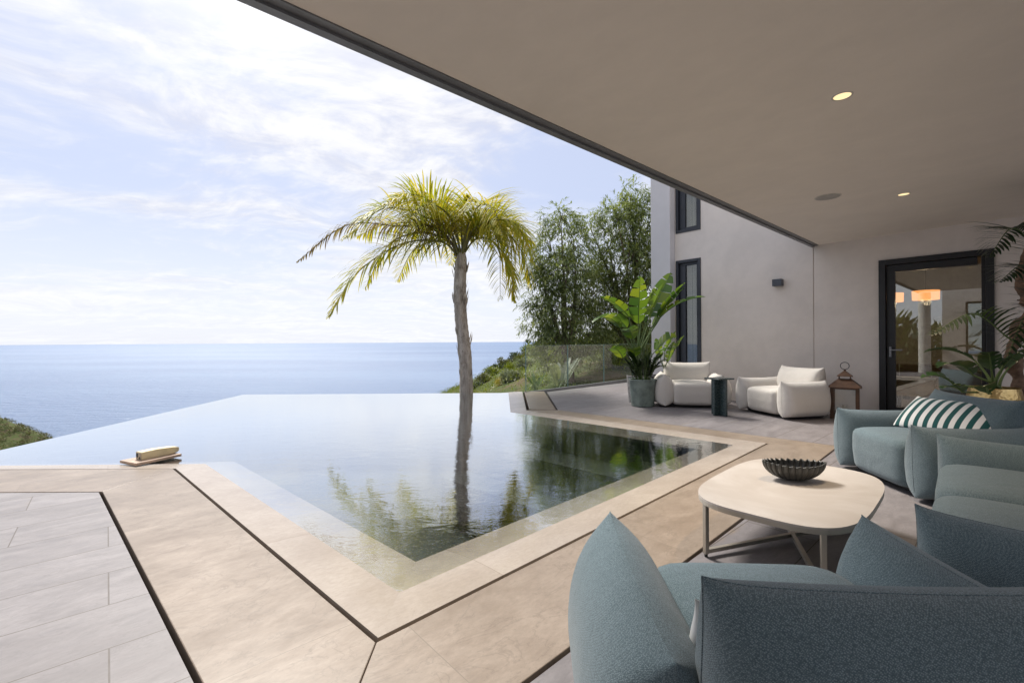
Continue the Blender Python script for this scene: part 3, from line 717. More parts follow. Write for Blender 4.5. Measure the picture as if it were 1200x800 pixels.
# ------------------------------------------------------------------ wooden lantern
m_w = simple('stained_wood', (.075, .034, .016), .5, 0, .3, 14, .3)
m_w.node_tree.nodes
p = at(990, 440, 6.95); t = thing('lantern', 'brown wooden lantern with glass sides and a ring handle on the floor', 'lantern', (p.x, p.y, 0), R(-38))
b = MB(); b.box((0, 0, .03), (.36, .36, .06)); b.build('base', m_w, t)
b = MB(); z1 = .47
for sx_ in (-1, 1):
    for sy_ in (-1, 1): b.box((sx_ * .155, sy_ * .155, .06 + (z1 - .06) / 2), (.048, .048, z1 - .062))
for k in range(4):
    M4 = Matrix.Rotation(k * math.pi / 2, 3, 'Z'); b.box(M4 @ Vector((0, .155, z1 - .0125)), (.27, .03, .025), M=M4); b.box(M4 @ Vector((0, .155, .0745)), (.27, .03, .025), M=M4)
b.build('frame', m_w, t)
def hip(mb, w0, w1, za, zb):
    mb.add([(-w0, -w0, za), (w0, -w0, za), (w0, w0, za), (-w0, w0, za), (-w1, -w1, zb), (w1, -w1, zb), (w1, w1, zb), (-w1, w1, zb)], [(3, 2, 1, 0), (4, 5, 6, 7), (0, 1, 5, 4), (1, 2, 6, 5), (2, 3, 7, 6), (3, 0, 4, 7)])
b = MB(); hip(b, .21, .20, z1 + .001, z1 + .016); hip(b, .20, .085, z1 + .0165, z1 + .125)
for sx_ in (-1, 1):
    for sy_ in (-1, 1): b.box((sx_ * .07, sy_ * .07, z1 + .145), (.015, .015, .039))
hip(b, .10, .095, z1 + .165, z1 + .175); hip(b, .094, .012, z1 + .1755, z1 + .25); b.lathe([(.012, .25), (.018, .262), (0, .275)], (0, 0, z1), 12); b.build('roof', m_w, t)
b = MB(); b.tube([(.055 * math.cos(a), 0, z1 + .325 + .055 * math.sin(a)) for a in [2 * math.pi * k / 28 for k in range(29)]], .005, 6, False); b.build('ring_handle', M_black, t, True)
b = MB()
for k in range(4):
    M4 = Matrix.Rotation(k * math.pi / 2, 3, 'Z'); b.box(M4 @ Vector((0, .155, .27)), (.272, .004, .36), M=M4)
b.build('glass', glass('lantern_glass', (.95, .96, .96)), t)
b = MB(); b.lathe([(0, .061), (.04, .061), (.04, .18), (.03, .185), (0, .183)], n=20); b.build('candle', simple('wax', (.7, .66, .56), .5), t, auto=40)

# ------------------------------------------------------------------ board and cream box on the pool edge
m_board = simple('pale_board', (.42, .30, .22), .6, 0, .25, 9)
p = gp(171, 541); bd = MB(); bd.box((0, 0, .016), (.30, .52, .03)); bo = bevel(bd.build('wooden_board', m_board), .003); bo.location = (p.x + .01, p.y + .06, .004); bo.rotation_euler = (0, 0, R(-24)); bo.scale = (.95, .8, .9); tag(bo, 'small pale wooden board lying on the pool coping at the left', 'board')
m_y = simple('cream_plastic', (.66, .55, .33), .5, 0, .1, 6)
t = thing('tapered_box', 'cream tapered box with a round black hole, lying on the wooden board', 'box', (p.x + .05, p.y + .10, .033), R(-27)); t.scale = (.72, .66, .74)
b = MB(); ys_ = [-.26, -.05, .16, .25, .285]; ws = [.075, .075, .068, .045, .02]; hs = [.105, .112, .10, .085, .07]; zb = [0, 0, .004, .012, .025]
vs = []; fs = []
for y, w_, h_, z_ in zip(ys_, ws, hs, zb): vs += [(-w_, y, z_), (w_, y, z_), (w_, y, h_), (-w_, y, h_)]
for i in range(4):
    for k in range(4): fs.append((i * 4 + k, i * 4 + (k + 1) % 4, i * 4 + 4 + (k + 1) % 4, i * 4 + 4 + k))
fs += [(3, 2, 1, 0), (16, 17, 18, 19)]; b.add(vs, fs); bevel(b.build('body', m_y, t), .006, 3)
b = MB(); b.box((0, -.262, .052), (.140, .005, .094)); b.build('end_plate', simple('dusty_plate', (.45, .39, .29), .7, 0, .25, 25), t)
b = MB(); b.tube([(-.035, -.266, .058), (-.035, -.2645, .058)], .031, 24); b.build('hole', M_rug, t)
b = MB(); b.tube([(.032, -.268, .012), (.018, -.268, .03), (.032, -.268, .042), (.046, -.268, .03), (.05, -.268, .012)], .004, 6); b.build('clip', M_rug, t)

# ------------------------------------------------------------------ planting
def bez(p0, p1, p2, p3, n):
    r = []
    for i in range(n + 1):
        t_ = i / n; u = 1 - t_; r.append(p0 * u ** 3 + p1 * 3 * u * u * t_ + p2 * 3 * u * t_ * t_ + p3 * t_ ** 3)
    return r
def spline(pts, n):
    """Catmull-Rom through points"""
    P_ = [pts[0] * 2 - pts[1]] + list(pts) + [pts[-1] * 2 - pts[-2]]; r = []
    segs = len(pts) - 1
    for i in range(n + 1):
        x = i / n * segs; k = min(int(x), segs - 1); t_ = x - k
        a, b, c_, d_ = P_[k:k + 4]
        r.append(.5 * ((2 * b) + (c_ - a) * t_ + (2 * a - 5 * b + 4 * c_ - d_) * t_ ** 2 + (3 * b - a - 3 * c_ + d_) * t_ ** 3))
    return r
def blade(mb, p, d, L, w, droop, segs=4, side=None):
    d = d.normalized(); side = (side or d.cross(Vector((0, 0, 1)))).normalized() if (side or abs(d.z) < .99) else Vector((1, 0, 0))
    vs = []; q_ = p.copy(); dd = d.copy()
    for i in range(segs + 1):
        t_ = i / segs; ww = w * (math.sin(math.pi * (.16 + .84 * t_)) ** .7 if i < segs else .02)
        vs += [q_ - side * ww / 2, q_ + side * ww / 2]
        q_ = q_ + dd * (L / segs); dd = (dd + Vector((0, 0, -droop / segs))).normalized()
    mb.add(vs, [(2 * i, 2 * i + 1, 2 * i + 3, 2 * i + 2) for i in range(segs)])
def frond(mb_leaf, mb_stem, pts, nleaf, Lmax, w, droop, rng, stem_r=.02, start=.12, spread=.8, up=.25, segs=4, tipfrac=.35, plum=.25):
    c = spline(pts, 48); n = len(c) - 1
    mb_stem.tube(c[::2], [stem_r * (1 - .85 * i / (len(c[::2]) - 1)) for i in range(len(c[::2]))], 6)
    for k in range(nleaf):
        u = start + (1 - start) * k / (nleaf - 1); x = u * n; i = min(int(x), n - 1); p = c[i].lerp(c[i + 1], x - i); T = (c[i + 1] - c[i]).normalized()
        sd_ = T.cross(Vector((0, 0, 1)));
        if sd_.length < .05: sd_ = Vector((1, 0, 0))
        sd_.normalize(); nu = sd_.cross(T)
        uu = (u - start) / (1 - start); L = Lmax * (math.sin(math.pi * min(1, .22 + .78 * uu)) ** .6 * (1 - uu) ** .25 * 1.05 + tipfrac * .3)
        for sg in (-1, 1):
            d = T * (1 - spread + .45 * uu) + sd_ * sg * spread + nu * (up + rng.uniform(-plum, plum))
            blade(mb_leaf, p, d, L * rng.uniform(.85, 1.12), w, droop * rng.uniform(.7, 1.3), segs, side=T.cross(d) .cross(d) if False else None)

# --- the palm beyond the pool edge
PY = 11.6; pc = at(541, 303, PY); sc = PY / F
M_palm = leaf('palm_leaflet', [(.14, .185, .025), (.27, .31, .035), (.41, .38, .045), (.52, .42, .08)], .48, .5, .25)
M_palmo = leaf('palm_leaflet_old', [(.14, .11, .05), (.19, .15, .075), (.26, .20, .10), (.17, .12, .10)], .35, .6, .2)
M_rach = simple('palm_rachis', (.16, .15, .045), .5); M_racho = simple('palm_rachis_dry', (.15, .11, .07), .6)
m, q = new('palm_bark'); co = oco(q)
ck = q.n('ShaderNodeMapping', {0: co, 'Scale': (1, 1, .28)}).outputs[0]
b1 = q.noise(ck, 10, 7, .68, .6); b2 = q.noise(ck, 42, 4, .7); v2 = q.n('ShaderNodeTexVoronoi', {'Vector': ck, 'Scale': 9.0, 'Randomness': 1.0}).outputs['Distance']
c = q.ramp(b1, [(.3, (.22, .18, .15)), (.5, (.46, .40, .35)), (.68, (.64, .58, .52))])
out(q, pri(q, col=q.mix(q.mr(b2, .55, .75), c, (.10, .075, .055)), rough=.9, spec=.15, normal=bump(q, q.m('ADD', b1, q.m('MULTIPLY', b2, .4)), .9, .05))); M_bark = m
palm = thing('palm_tree', 'feather palm with yellow green arching fronds beyond the infinity edge', 'palm tree', (at(547, 461, PY).x, PY, -2.2))
def rel(v): return v - Vector(palm.location)
tb2 = MB(); base = at(547, 461, PY); trunkpts = [rel(Vector((base.x + .02, PY, -2.2))), rel(at(547, 470, PY)), rel(at(545.5, 425, PY)), rel(at(541, 380, PY)), rel(at(539, 340, PY)), rel(at(541, 293, PY))]
tr_ = spline(trunkpts, 90); NT = 28; vs = []; fs = []
for i, p_ in enumerate(tr_):
    u = i / 90; rad = (.165 - .008 * u) * (1 if u < .9 else 1 - .55 * ((u - .9) / .1) ** 2)
    for k in range(NT):
        a = 2 * math.pi * k / NT
        # criss-cross leaf base scars
        s1 = (u * 30 + 2.5 * k / NT * 2) % 1; s2_ = (u * 30 - 2.5 * k / NT * 2) % 1
        r_ = rad * (1 + .09 * (s1 * .5 + s2_ * .5) - .03 + .10 * noise.noise(Vector((math.cos(a) * 1.5, math.sin(a) * 1.5, u * 9))))
        vs.append(p_ + Vector((math.cos(a) * r_, math.sin(a) * r_, 0)))
for i in range(90):
    for k in range(NT): fs.append((i * NT + k, i * NT + (k + 1) % NT, (i + 1) * NT + (k + 1) % NT, (i + 1) * NT + k))
tb2.add(vs, fs)
rng = random.Random(3)
bt = tb2   # old leaf base boots
for k in range(46):
    u = rng.uniform(.30, .99); p_ = tr_[int(u * 90)]; a = rng.uniform(0, 2 * math.pi); o_ = Vector((math.cos(a), math.sin(a), 0))
    L_ = rng.uniform(.16, .32); blade(bt, p_ + o_ * .17, o_ * .22 + Vector((0, 0, 1)), L_, rng.uniform(.07, .12), -.0, 2)
tb2.build('trunk', M_bark, palm, smooth=True)
c0 = rel(pc)
def fr_pts(lst, dy):
    out_ = [c0 + Vector((rng.uniform(-.06, .06), rng.uniform(-.06, .06), rng.uniform(-.12, .08)))]
    for i, (x, y) in enumerate(lst):
        out_.append(rel(at(x, y, PY)) + Vector((0, dy * ((i + 1) / len(lst)) ** 1.2, 0)))
    return out_
fl_main = [
    ([(515, 270), (470, 269), (415, 270), (364, 312)], -.7, 1, .55),
    ([(520, 286), (475, 290), (428, 325), (402, 374)], -.9, 0, .75),
    ([(515, 268), (478, 257), (440, 257), (405, 268)], .9, 0, .8),
    ([(525, 264), (503, 242), (478, 226), (455, 229)], .4, 0, .75),
    ([(530, 261), (512, 246), (492, 242), (466, 258)], -1.3, 0, .75),
    ([(543, 268), (540, 254), (522, 236), (500, 230)], 1.2, 0, .7),
    ([(555, 268), (575, 256), (600, 259), (627, 282)], .5, 0, .8),
    ([(556, 270), (582, 262), (606, 272), (622, 312)], -.8, 0, .8),
    ([(552, 276), (573, 272), (586, 300), (588, 356)], -1.5, 0, .8),
    ([(550, 271), (563, 256), (580, 264), (592, 300)], -2.2, 0, .8),
    ([(552, 268), (575, 262), (595, 268), (603, 330)], 1.5, 0, .8),
    ([(525, 280), (500, 276), (470, 284), (445, 318)], 1.8, 0, .75),
    ([(535, 268), (520, 256), (505, 268), (500, 300)], -2.4, 0, .75),
    ([(548, 264), (562, 250), (590, 246), (612, 258)], 1.8, 0, .75),
    ([(538, 261), (530, 254), (520, 258), (512, 290)], 2.6, 0, .75),
    ([(541, 268), (543, 254), (546, 242), (552, 236)], -.2, 0, .5),
    ([(518, 278), (482, 270), (446, 286), (418, 334)], .7, 0, .75),
    ([(525, 274), (495, 260), (462, 262), (432, 298)], -1.7, 0, .75),
    ([(558, 280), (580, 284), (597, 312), (603, 352)], .2, 0, .75),
    ([(556, 272), (586, 266), (612, 288), (625, 332)], 1.0, 0, .75),
    ([(530, 268), (508, 246), (486, 240), (468, 262)], 1.6, 0, .75),
]
for pts, dy, old, Lm in fl_main:
    lf, stm = MB(), MB()
    frond(lf, stm, fr_pts(pts, dy), 72, Lm * (1.28 if not old else 1.3), .032, 1.0 if not old else 2.0, rng, .03, .18, .66, .22, 5, .35, .5)
    fo = lf.build('frond', M_palmo if old else M_palm, palm)
    stm.build('rachis', M_racho if old else M_rach, fo)

# --- broad trees behind the glass railing
M_euc = leaf('drooping_leaf', [(.085, .115, .055), (.14, .185, .08), (.20, .25, .11), (.30, .34, .14)], .42, .55, .3)
M_twig = simple('tree_bark', (.14, .11, .085), .85, 0, .3, 8, .6, .02)
def drooping_tree(loc, label, blobs, seed, nspray, top_light=1.0):
    rg = random.Random(seed)
    t = thing('tree', label, 'tree', loc, 0)
    tk = MB(); hmax = max(b_[2] + b_[3] for b_ in blobs)
    lf = MB()
    root = Vector((0, 0, 0)); fork = Vector((rg.uniform(-.2, .2), 0, hmax * .22))
    tk.tube(spline([root, fork * .5 + Vector((.1, 0, 0)), fork], 10), [.24 - .008 * i for i in range(11)], 10)
    for (bx, by, bz, br) in blobs:
        c_ = Vector((bx, by, bz))
        tk.tube(spline([fork, fork.lerp(c_, .5) + Vector((rg.uniform(-.3, .3), rg.uniform(-.2, .2), .3)), c_ + Vector((0, 0, br * .5))], 10), [.10 - .0085 * i for i in range(11)], 7)
        ns = int(nspray * br * br)
        for k in range(ns):
            d = Vector((rg.gauss(0, 1), rg.gauss(0, 1), rg.gauss(0, 1) * 1.0)).normalized()
            rr = br * (.35 + .72 * rg.random() ** .6); p_ = c_ + Vector((d.x * rr, d.y * rr, d.z * rr * 1.15))
            if noise.noise(p_ * 1.3 + Vector((seed, 0, 0))) < -.2: continue
            if rg.random() < .03: tk.tube([c_.lerp(p_, .3), c_.lerp(p_, .7) + Vector((0, 0, .12)), p_], [.022, .014, .006], 4)
            out_d = (Vector((d.x, d.y, 0)) + Vector((rg.uniform(-.5, .5), rg.uniform(-.5, .5), rg.uniform(-.3, .5)))).normalized()
            L_ = rg.uniform(.35, .7); sp_ = p_.copy(); dd = out_d
            for j in range(9):
                sp_ = sp_ + dd * (L_ / 9); dd = (dd + Vector((0, 0, -.07))).normalized()
                ld = (dd + Vector((rg.uniform(-.9, .9), rg.uniform(-.9, .9), rg.uniform(-.7, .6)))).normalized()
                blade(lf, sp_, ld, rg.uniform(.13, .24), rg.uniform(.030, .052), .35, 2)
    tk.build('trunk', M_twig, t, True); lf.build('crown', M_euc, t)
    return t
def tree_at(px, Y, z0=-1.2): v = at(px, 400, Y); return Vector((v.x, Y, z0))
def blobs_from(px0, Y, z0, lst):
    o_ = tree_at(px0, Y, z0); r = []
    for (x, y, dy, rpx) in lst:
        v = at(x, y, Y + dy); r.append((v.x - o_.x, dy, v.z - o_.z, rpx * (Y + dy) / F))
    return r
b1 = blobs_from(665, 19, -1.2, [(657, 262, 0, 18), (648, 300, .5, 24), (668, 320, -.6, 26), (640, 345, 0, 20), (660, 370, -.5, 28), (630, 380, .2, 14), (690, 350, .6, 24), (655, 405, -.3, 26), (683, 395, 0, 24), (632, 318, .3, 13), (628, 360, .2, 12), (672, 290, .4, 18)])
drooping_tree(tree_at(665, 19), 'tall dark green tree with drooping foliage next to the palm', b1, 11, 640)
b2 = blobs_from(735, 20.5, -1.2, [(738, 238, 0, 19), (722, 262, -.5, 22), (752, 270, .4, 26), (712, 295, .3, 20), (738, 310, -.6, 30), (770, 300, .2, 28), (716, 340, 0, 26), (748, 355, -.4, 30), (700, 375, .2, 22), (730, 395, 0, 30), (765, 390, .3, 28), (690, 268, .2, 11), (697, 320, .6, 16)])
drooping_tree(tree_at(735, 20.5), 'tall light green tree with drooping foliage next to the grey pilaster', b2, 23, 600)

# --- shrubs on the hillside
def shrub_mesh(name, mat_, seed, n, lsz, squash=.8):
    rg = random.Random(seed); lf = MB(); cl_ = [(Vector((rg.uniform(-.55, .55), rg.uniform(-.55, .55), rg.uniform(.1, .75) * squash)), rg.uniform(.3, .5)) for _ in range(9)]
    for c_, r_ in cl_:
        for k in range(n // 9):
            d = Vector((rg.gauss(0, 1), rg.gauss(0, 1), rg.gauss(0, 1))).normalized(); p_ = c_ + d * r_ * (.55 + .5 * rg.random())
            if p_.z < -.1: continue
            ld = (d + Vector((rg.uniform(-.8, .8), rg.uniform(-.8, .8), rg.uniform(-.2, .9)))).normalized()
            blade(lf, p_, ld, lsz * rg.uniform(.7, 1.4), lsz * .4, .3, 2)
    return lf
LEAFS = {
 'yellow': leaf('shrub_yellow', [(.16, .14, .015), (.30, .25, .02), (.42, .34, .03)], .3),
 'olive': leaf('shrub_olive', [(.06, .075, .03), (.11, .125, .05), (.17, .18, .08)], .25),
 'dark': leaf('shrub_dark', [(.02, .034, .014), (.04, .06, .02), (.075, .10, .03)], .25),
 'silver': leaf('shrub_silver', [(.12, .15, .10), (.19, .22, .16), (.26, .29, .2)], .25),
 'lime': leaf('shrub_lime', [(.07, .10, .015), (.14, .18, .02), (.22, .26, .03)], .35)}
protos = {}
def shrub(kind, px, py, Y, size, label, group):
    """stands at the surveyed point"""
    v = at(px, py, Y); v.z = hill_z(v.x, Y) - .12
    if kind not in protos:
        o = shrub_mesh('shrub', LEAFS[kind], hash(kind) % 97 if False else len(protos) + 5, 1500, .17).build('shrub', LEAFS[kind]); protos[kind] = o
    else: o = protos[kind].copy(); COL.objects.link(o)
    o.location = (v.x, Y, v.z); o.scale = (size, size, size * random.uniform(.8, 1.05)); o.rotation_euler = (0, 0, random.uniform(0, 6))
    tag(o, label, 'shrub', group)
    return o
GH = 'shrubs on the hillside beyond the pool'
shrub('yellow', 566, 462, 22, .62, 'bright yellow bush just beyond the pool edge, right of the palm trunk', GH)
shrub('yellow', 588, 456, 26, .55, 'small yellow green bush behind the bright yellow bush', GH)
shrub('silver', 600, 456, 25, .85, 'silvery grey bush beside the reddish bare bank', GH)
shrub('dark', 530, 462, 24, .42, 'small dark bush at the pool edge left of the palm trunk', GH)
rg = random.Random(5)
row = [('dark', 556, 452, 34, .9), ('olive', 570, 447, 36, 1.0), ('lime', 578, 440, 38, 1.0), ('dark', 585, 436, 42, 1.1), ('olive', 594, 434, 44, 1.1), ('lime', 600, 441, 36, 1.0), ('dark', 606, 428, 46, 1.2), ('olive', 612, 434, 40, 1.0),
       ('silver', 618, 441, 32, .9), ('lime', 622, 424, 48, 1.3), ('dark', 630, 420, 50, 1.5), ('olive', 634, 432, 38, 1.2), ('dark', 642, 424, 44, 1.6), ('lime', 645, 440, 28, 1.0), ('dark', 655, 428, 36, 1.6), ('olive', 668, 434, 28, 1.4), ('dark', 682, 434, 26, 1.5), ('olive', 700, 432, 26, 1.5), ('dark', 716, 432, 25, 1.6), ('lime', 728, 440, 21, 1.0), ('dark', 742, 432, 24, 1.7), ('olive', 690, 450, 17, .6), ('dark', 758, 434, 23, 1.7)]
names = {'dark': 'dark green', 'olive': 'olive green', 'lime': 'light green', 'silver': 'silvery grey'}
for k_, x, y, Y, s_ in row:
    shrub(k_, x, y + 6, Y, s_, names[k_] + ' rounded shrub in the scrub covering the slope behind the glass railing', GH + ', ' + names[k_])
# low scrub between them: ground cover
def cover(name, fn, n, rad, mat_, seed, lsz, per):
    rg_ = random.Random(seed); lf = MB()
    for k in range(n):
        p_ = fn(rg_)
        if p_ is None: continue
        rr = rad * rg_.uniform(.5, 1.3)
        for j in range(per):
            d = Vector((rg_.gauss(0, 1), rg_.gauss(0, 1), abs(rg_.gauss(0, .8)))).normalized()
            blade(lf, p_ + Vector((d.x * rr, d.y * rr, d.z * rr * .75)), (d + Vector((rg_.uniform(-.7, .7), rg_.uniform(-.7, .7), .4))).normalized(), lsz * rg_.uniform(.7, 1.3), lsz * .5, .2, 1)
    o = lf.build(name, mat_); return tag(o, kind='stuff')
def f_hill(rg_):
    X = rg_.uniform(-9, 20); Y = rg_.uniform(15, 56)
    if fbm(X, Y, .3) < -.1: return None
    return Vector((X, Y, hill_z(X, Y)))
o = cover('hillside_scrub', f_hill, 1900, .55, LEAFS['lime'], 8, .15, 40); o['label'] = 'low olive scrub covering the slope'; o['category'] = 'scrub'
def f_head(rg_):
    X = rg_.uniform(-380, -244); Y = rg_.uniform(190, 300); z = head_z(X, Y)
    if z < SEA or fbm(X, Y, .06) < -.25: return None
    return Vector((X, Y, z))
M_mac = leaf('maquis', [(.035, .05, .02), (.075, .09, .03), (.14, .14, .05), (.20, .17, .09)], .15)
o = cover('headland_scrub', f_head, 3800, 1.5, M_mac, 9, 1.0, 18); o['label'] = 'green and tan scrub covering the distant headland'; o['category'] = 'scrub'

# --- potted plants by the pilaster
def paddle(mb, base, tip_dir, L, w, droop, rg_, splits=9, fold=.35, twist=0.0):
    """banana-like blade: midrib curve with torn strips on both sides"""
    d = tip_dir.normalized(); p_ = base.copy(); n = 16; c_ = [p_.copy()]; ds = []
    for i in range(n):
        ds.append(d.copy()); p_ = p_ + d * (L / n); c_.append(p_.copy()); d = (d + Vector((0, 0, -droop / n))).normalized()
    ds.append(d)
    prof = [max(.03, math.sin(math.pi * min(1, (i / n) ** .75 * .97 + .03)) ** .62) * w / 2 for i in range(n + 1)]
    s0 = tip_dir.cross(Vector((0, 0, 1))); s0 = s0.normalized() if s0.length > .05 else Vector((1, 0, 0))
    s0 = Matrix.Rotation(twist, 3, tip_dir.normalized()) @ s0
    for sg in (-1, 1):
        i = 0
        while i < n:
            k = min(n - i, rg_.choice((2, 3, 3, 4)) if splits else n)
            a = rg_.uniform(-.06, .06) if splits else 0
            sag = rg_.uniform(-.12, .10) if splits else 0
            vs = []
            for j in range(k + 1):
                m_ = i + j; nn_ = s0.cross(ds[m_]).normalized()
                for r_ in (0, .5, 1):
                    shrink = 0 if not splits else (.28 * (L / n) * r_ * (1 if j == 0 else (-1 if j == k else 0)))
                    off_ = s0 * sg * prof[m_] * r_ + nn_ * (fold * prof[m_] * (r_ ** 1.2) + sag * prof[m_] * r_ * r_)
                    vs.append(c_[m_] + off_ + ds[m_] * (shrink + a * r_ * .2 + .25 * prof[m_] * r_ * .6))
            mb.add(vs, [(3 * j + r_, 3 * j + r_ + 1, 3 * j + r_ + 4, 3 * j + r_ + 3) for j in range(k) for r_ in range(2)])
            i += k
    return c_
M_strel = leaf('strelitzia_leaf', [(.03, .075, .018), (.06, .13, .03), (.12, .20, .03), (.22, .28, .03)], .36, .32, .5)
M_stalk = simple('green_stalk', (.10, .15, .045), .5)
def strelitzia(name, label, loc, leaves, seed, cat='plant', pot=None, grp=None, mt=None):
    rg_ = random.Random(seed); t = thing(name, label, cat, loc, 0, grp); st = MB()
    for (tipx, tipy, tipz, L, w, dr, tw) in leaves:
        end = Vector((tipx, tipy, tipz)); b0 = Vector((rg_.uniform(-.05, .05), rg_.uniform(-.05, .05), 0)); hd = Vector((end.x, end.y, 0))
        st.tube(bez(b0, b0 + Vector((0, 0, end.z * .5)), end - (hd * .35 + Vector((0, 0, end.z * .25))), end, 12), [.02 - .001 * i for i in range(13)], 6)
        b = MB(); dir_ = (hd.normalized() * rg_.uniform(.45, .75) + Vector((0, 0, .95 if dr < .7 else .7))) if hd.length > .03 else Vector((0, 0, 1))
        mr_ = paddle(b, end, dir_, L, w, dr, rg_, 9, .28, tw)
        lfo = b.build('leaf', mt or M_strel, t, smooth=True)
        b = MB(); b.tube([v_ + Vector((0, 0, -.003)) for v_ in mr_], [.009 - .0004 * i for i in range(len(mr_))], 5); b.build('midrib', M_stalk, lfo, True)
    st.build('stalk', M_stalk, t, True)
    return t
def pot(name, label, loc, prof, mt, h_soil, r_soil, n=40):
    t = thing(name, label, 'plant pot', loc); b = MB(); b.lathe(prof, n=n); b.build('shell', mt, t, auto=35)
    b = MB(); b.lathe([(0, h_soil + .01), (r_soil, h_soil)], n=n); b.build('soil', simple('potting_soil', (.035, .026, .02), .95, 0, .3, 30, .8, .02), t)
    return t
YP = 8.35
p1 = at(753, 473, YP); k = YP / F
pz = .42
m_glaze = simple('green_glaze', (.17, .21, .185), .22, 0, .3, 5, .1)
pot('plant_pot', 'glossy grey green round pot standing in front, nearest the cream armchair', (p1.x, YP, 0), [(0, 0), (.195, 0), (.205, .01), (.245, .47), (.252, .485), (.245, .495), (.225, .49), (.215, .40)], m_glaze, .44, .222)
m_anth = simple('anthracite_pot', (.05, .05, .056), .6)
p2 = at(777, 460, 8.95); pot('plant_pot', 'dark charcoal pot half hidden behind the green pot', (p2.x, 8.95, 0), [(0, 0), (.20, 0), (.25, .50), (.255, .51), (.235, .515), (.225, .42)], m_anth, .46, .23)
m_rough = simple('grey_stone_pot', (.26, .25, .24), .85, 0, .3, 20, .5, .01)
p3 = at(746, 460, 8.85); pot('plant_pot', 'rough pale grey pot behind the glossy green pot', (p3.x, 8.85, 0), [(0, 0), (.15, 0), (.19, .52), (.17, .525), (.165, .44)], m_rough, .48, .168)
# tall bird of paradise in the charcoal pot; leaves given as (x, y, z of blade base, blade length, width, droop, twist)
def lv(loc, px, py, Y, L, w, dr, tw):
    v = at(px, py, Y); return (v.x - loc.x, Y - loc.y, v.z - loc.z, L, w, dr, tw)
lp1 = Vector((p3.x + .03, 8.85, .47))
leaves = [lv(lp1, 737, 372, 8.8, .75, .28, .9, .3), lv(lp1, 748, 380, 8.7, 1.0, .36, .0, .2), lv(lp1, 762, 372, 8.9, 1.0, .38, .1, 1.2), lv(lp1, 752, 368, 8.9, .9, .30, .2, -.5), lv(lp1, 765, 385, 8.8, 1.0, .34, .5, .2), lv(lp1, 757, 378, 8.6, .9, .36, .15, .6), lv(lp1, 770, 372, 8.8, .85, .26, .4, -.3),
          lv(lp1, 727, 385, 8.6, .80, .26, 1.7, .3), lv(lp1, 774, 372, 8.7, .9, .30, .9, .2), lv(lp1, 742, 398, 8.5, .62, .30, 1.3, .4), lv(lp1, 768, 412, 8.4, .62, .40, .9, .9), lv(lp1, 744, 418, 8.4, .50, .26, 1.2, 0), lv(lp1, 730, 420, 8.5, .5, .26, 1.4, .6), lv(lp1, 735, 385, 8.8, .72, .28, 1.5, .5)]
strelitzia('bird_of_paradise', 'tall plant with big torn paddle leaves growing from the pale grey pot', lp1, leaves, 4)
lp2 = Vector((p2.x, 8.95, .47))
leaves = [lv(lp2, 786, 418, 8.8, .50, .16, .3, .1), lv(lp2, 782, 424, 8.7, .55, .14, .5, .0), lv(lp2, 774, 420, 8.8, .5, .16, .3, .5), lv(lp2, 779, 412, 8.9, .5, .17, .2, .2)]
strelitzia('bird_of_paradise', 'smaller paddle leaved plant leaning right over the cream armchair', lp2, leaves, 6)
# zz plant
M_zz = leaf('zz_leaf', [(.012, .028, .010), (.022, .045, .014), (.04, .075, .02)], .15, .3, .5)
zt = thing('zz_plant', 'dense dark green plant with feathery stems in the glossy green pot', 'plant', (p1.x, YP, .45)); rg_ = random.Random(2)
lf, stm = MB(), MB()
for k_ in range(34):
    a = rg_.uniform(0, 6.28); sp_ = rg_.uniform(.05, .42); h_ = rg_.uniform(.28, .62); b0 = Vector((math.cos(a) * rg_.uniform(0, .15), math.sin(a) * rg_.uniform(0, .15), -.01)); e_ = Vector((math.cos(a) * sp_, math.sin(a) * sp_, h_))
    frond(lf, stm, [b0, b0.lerp(e_, .5) + Vector((0, 0, .08)), e_], 15, .085, .036, .2, rg_, .009, .18, .75, .3, 3, .5, .15)
lf.build('leaflets', M_zz, zt); stm.build('stems', M_stalk, zt, True)
# banana like plant beyond the railing
for (px, py, Y, lab, sd_, sc_) in ((655, 462, 14.2, 'broad grey green paddle leaved plant just behind the glass railing', 3, .82), (628, 458, 16.5, 'low dark paddle leaved plant left behind the glass railing end', 9, .5)):
    v = at(px, py, Y); rg_ = random.Random(sd_); L_ = []
    for k_ in range(7):
        a = rg_.uniform(0, 6.28); L_.append((math.cos(a) * .25 * sc_, math.sin(a) * .25 * sc_, rg_.uniform(.25, .6) * sc_, rg_.uniform(.8, 1.2) * sc_, .28 * sc_, rg_.uniform(.1, .7), rg_.uniform(-.4, .4)))
    strelitzia('garden_plant', lab, Vector((v.x, Y, v.z)), L_, sd_, mt=LEAFS['silver'] if sd_ == 3 else None)

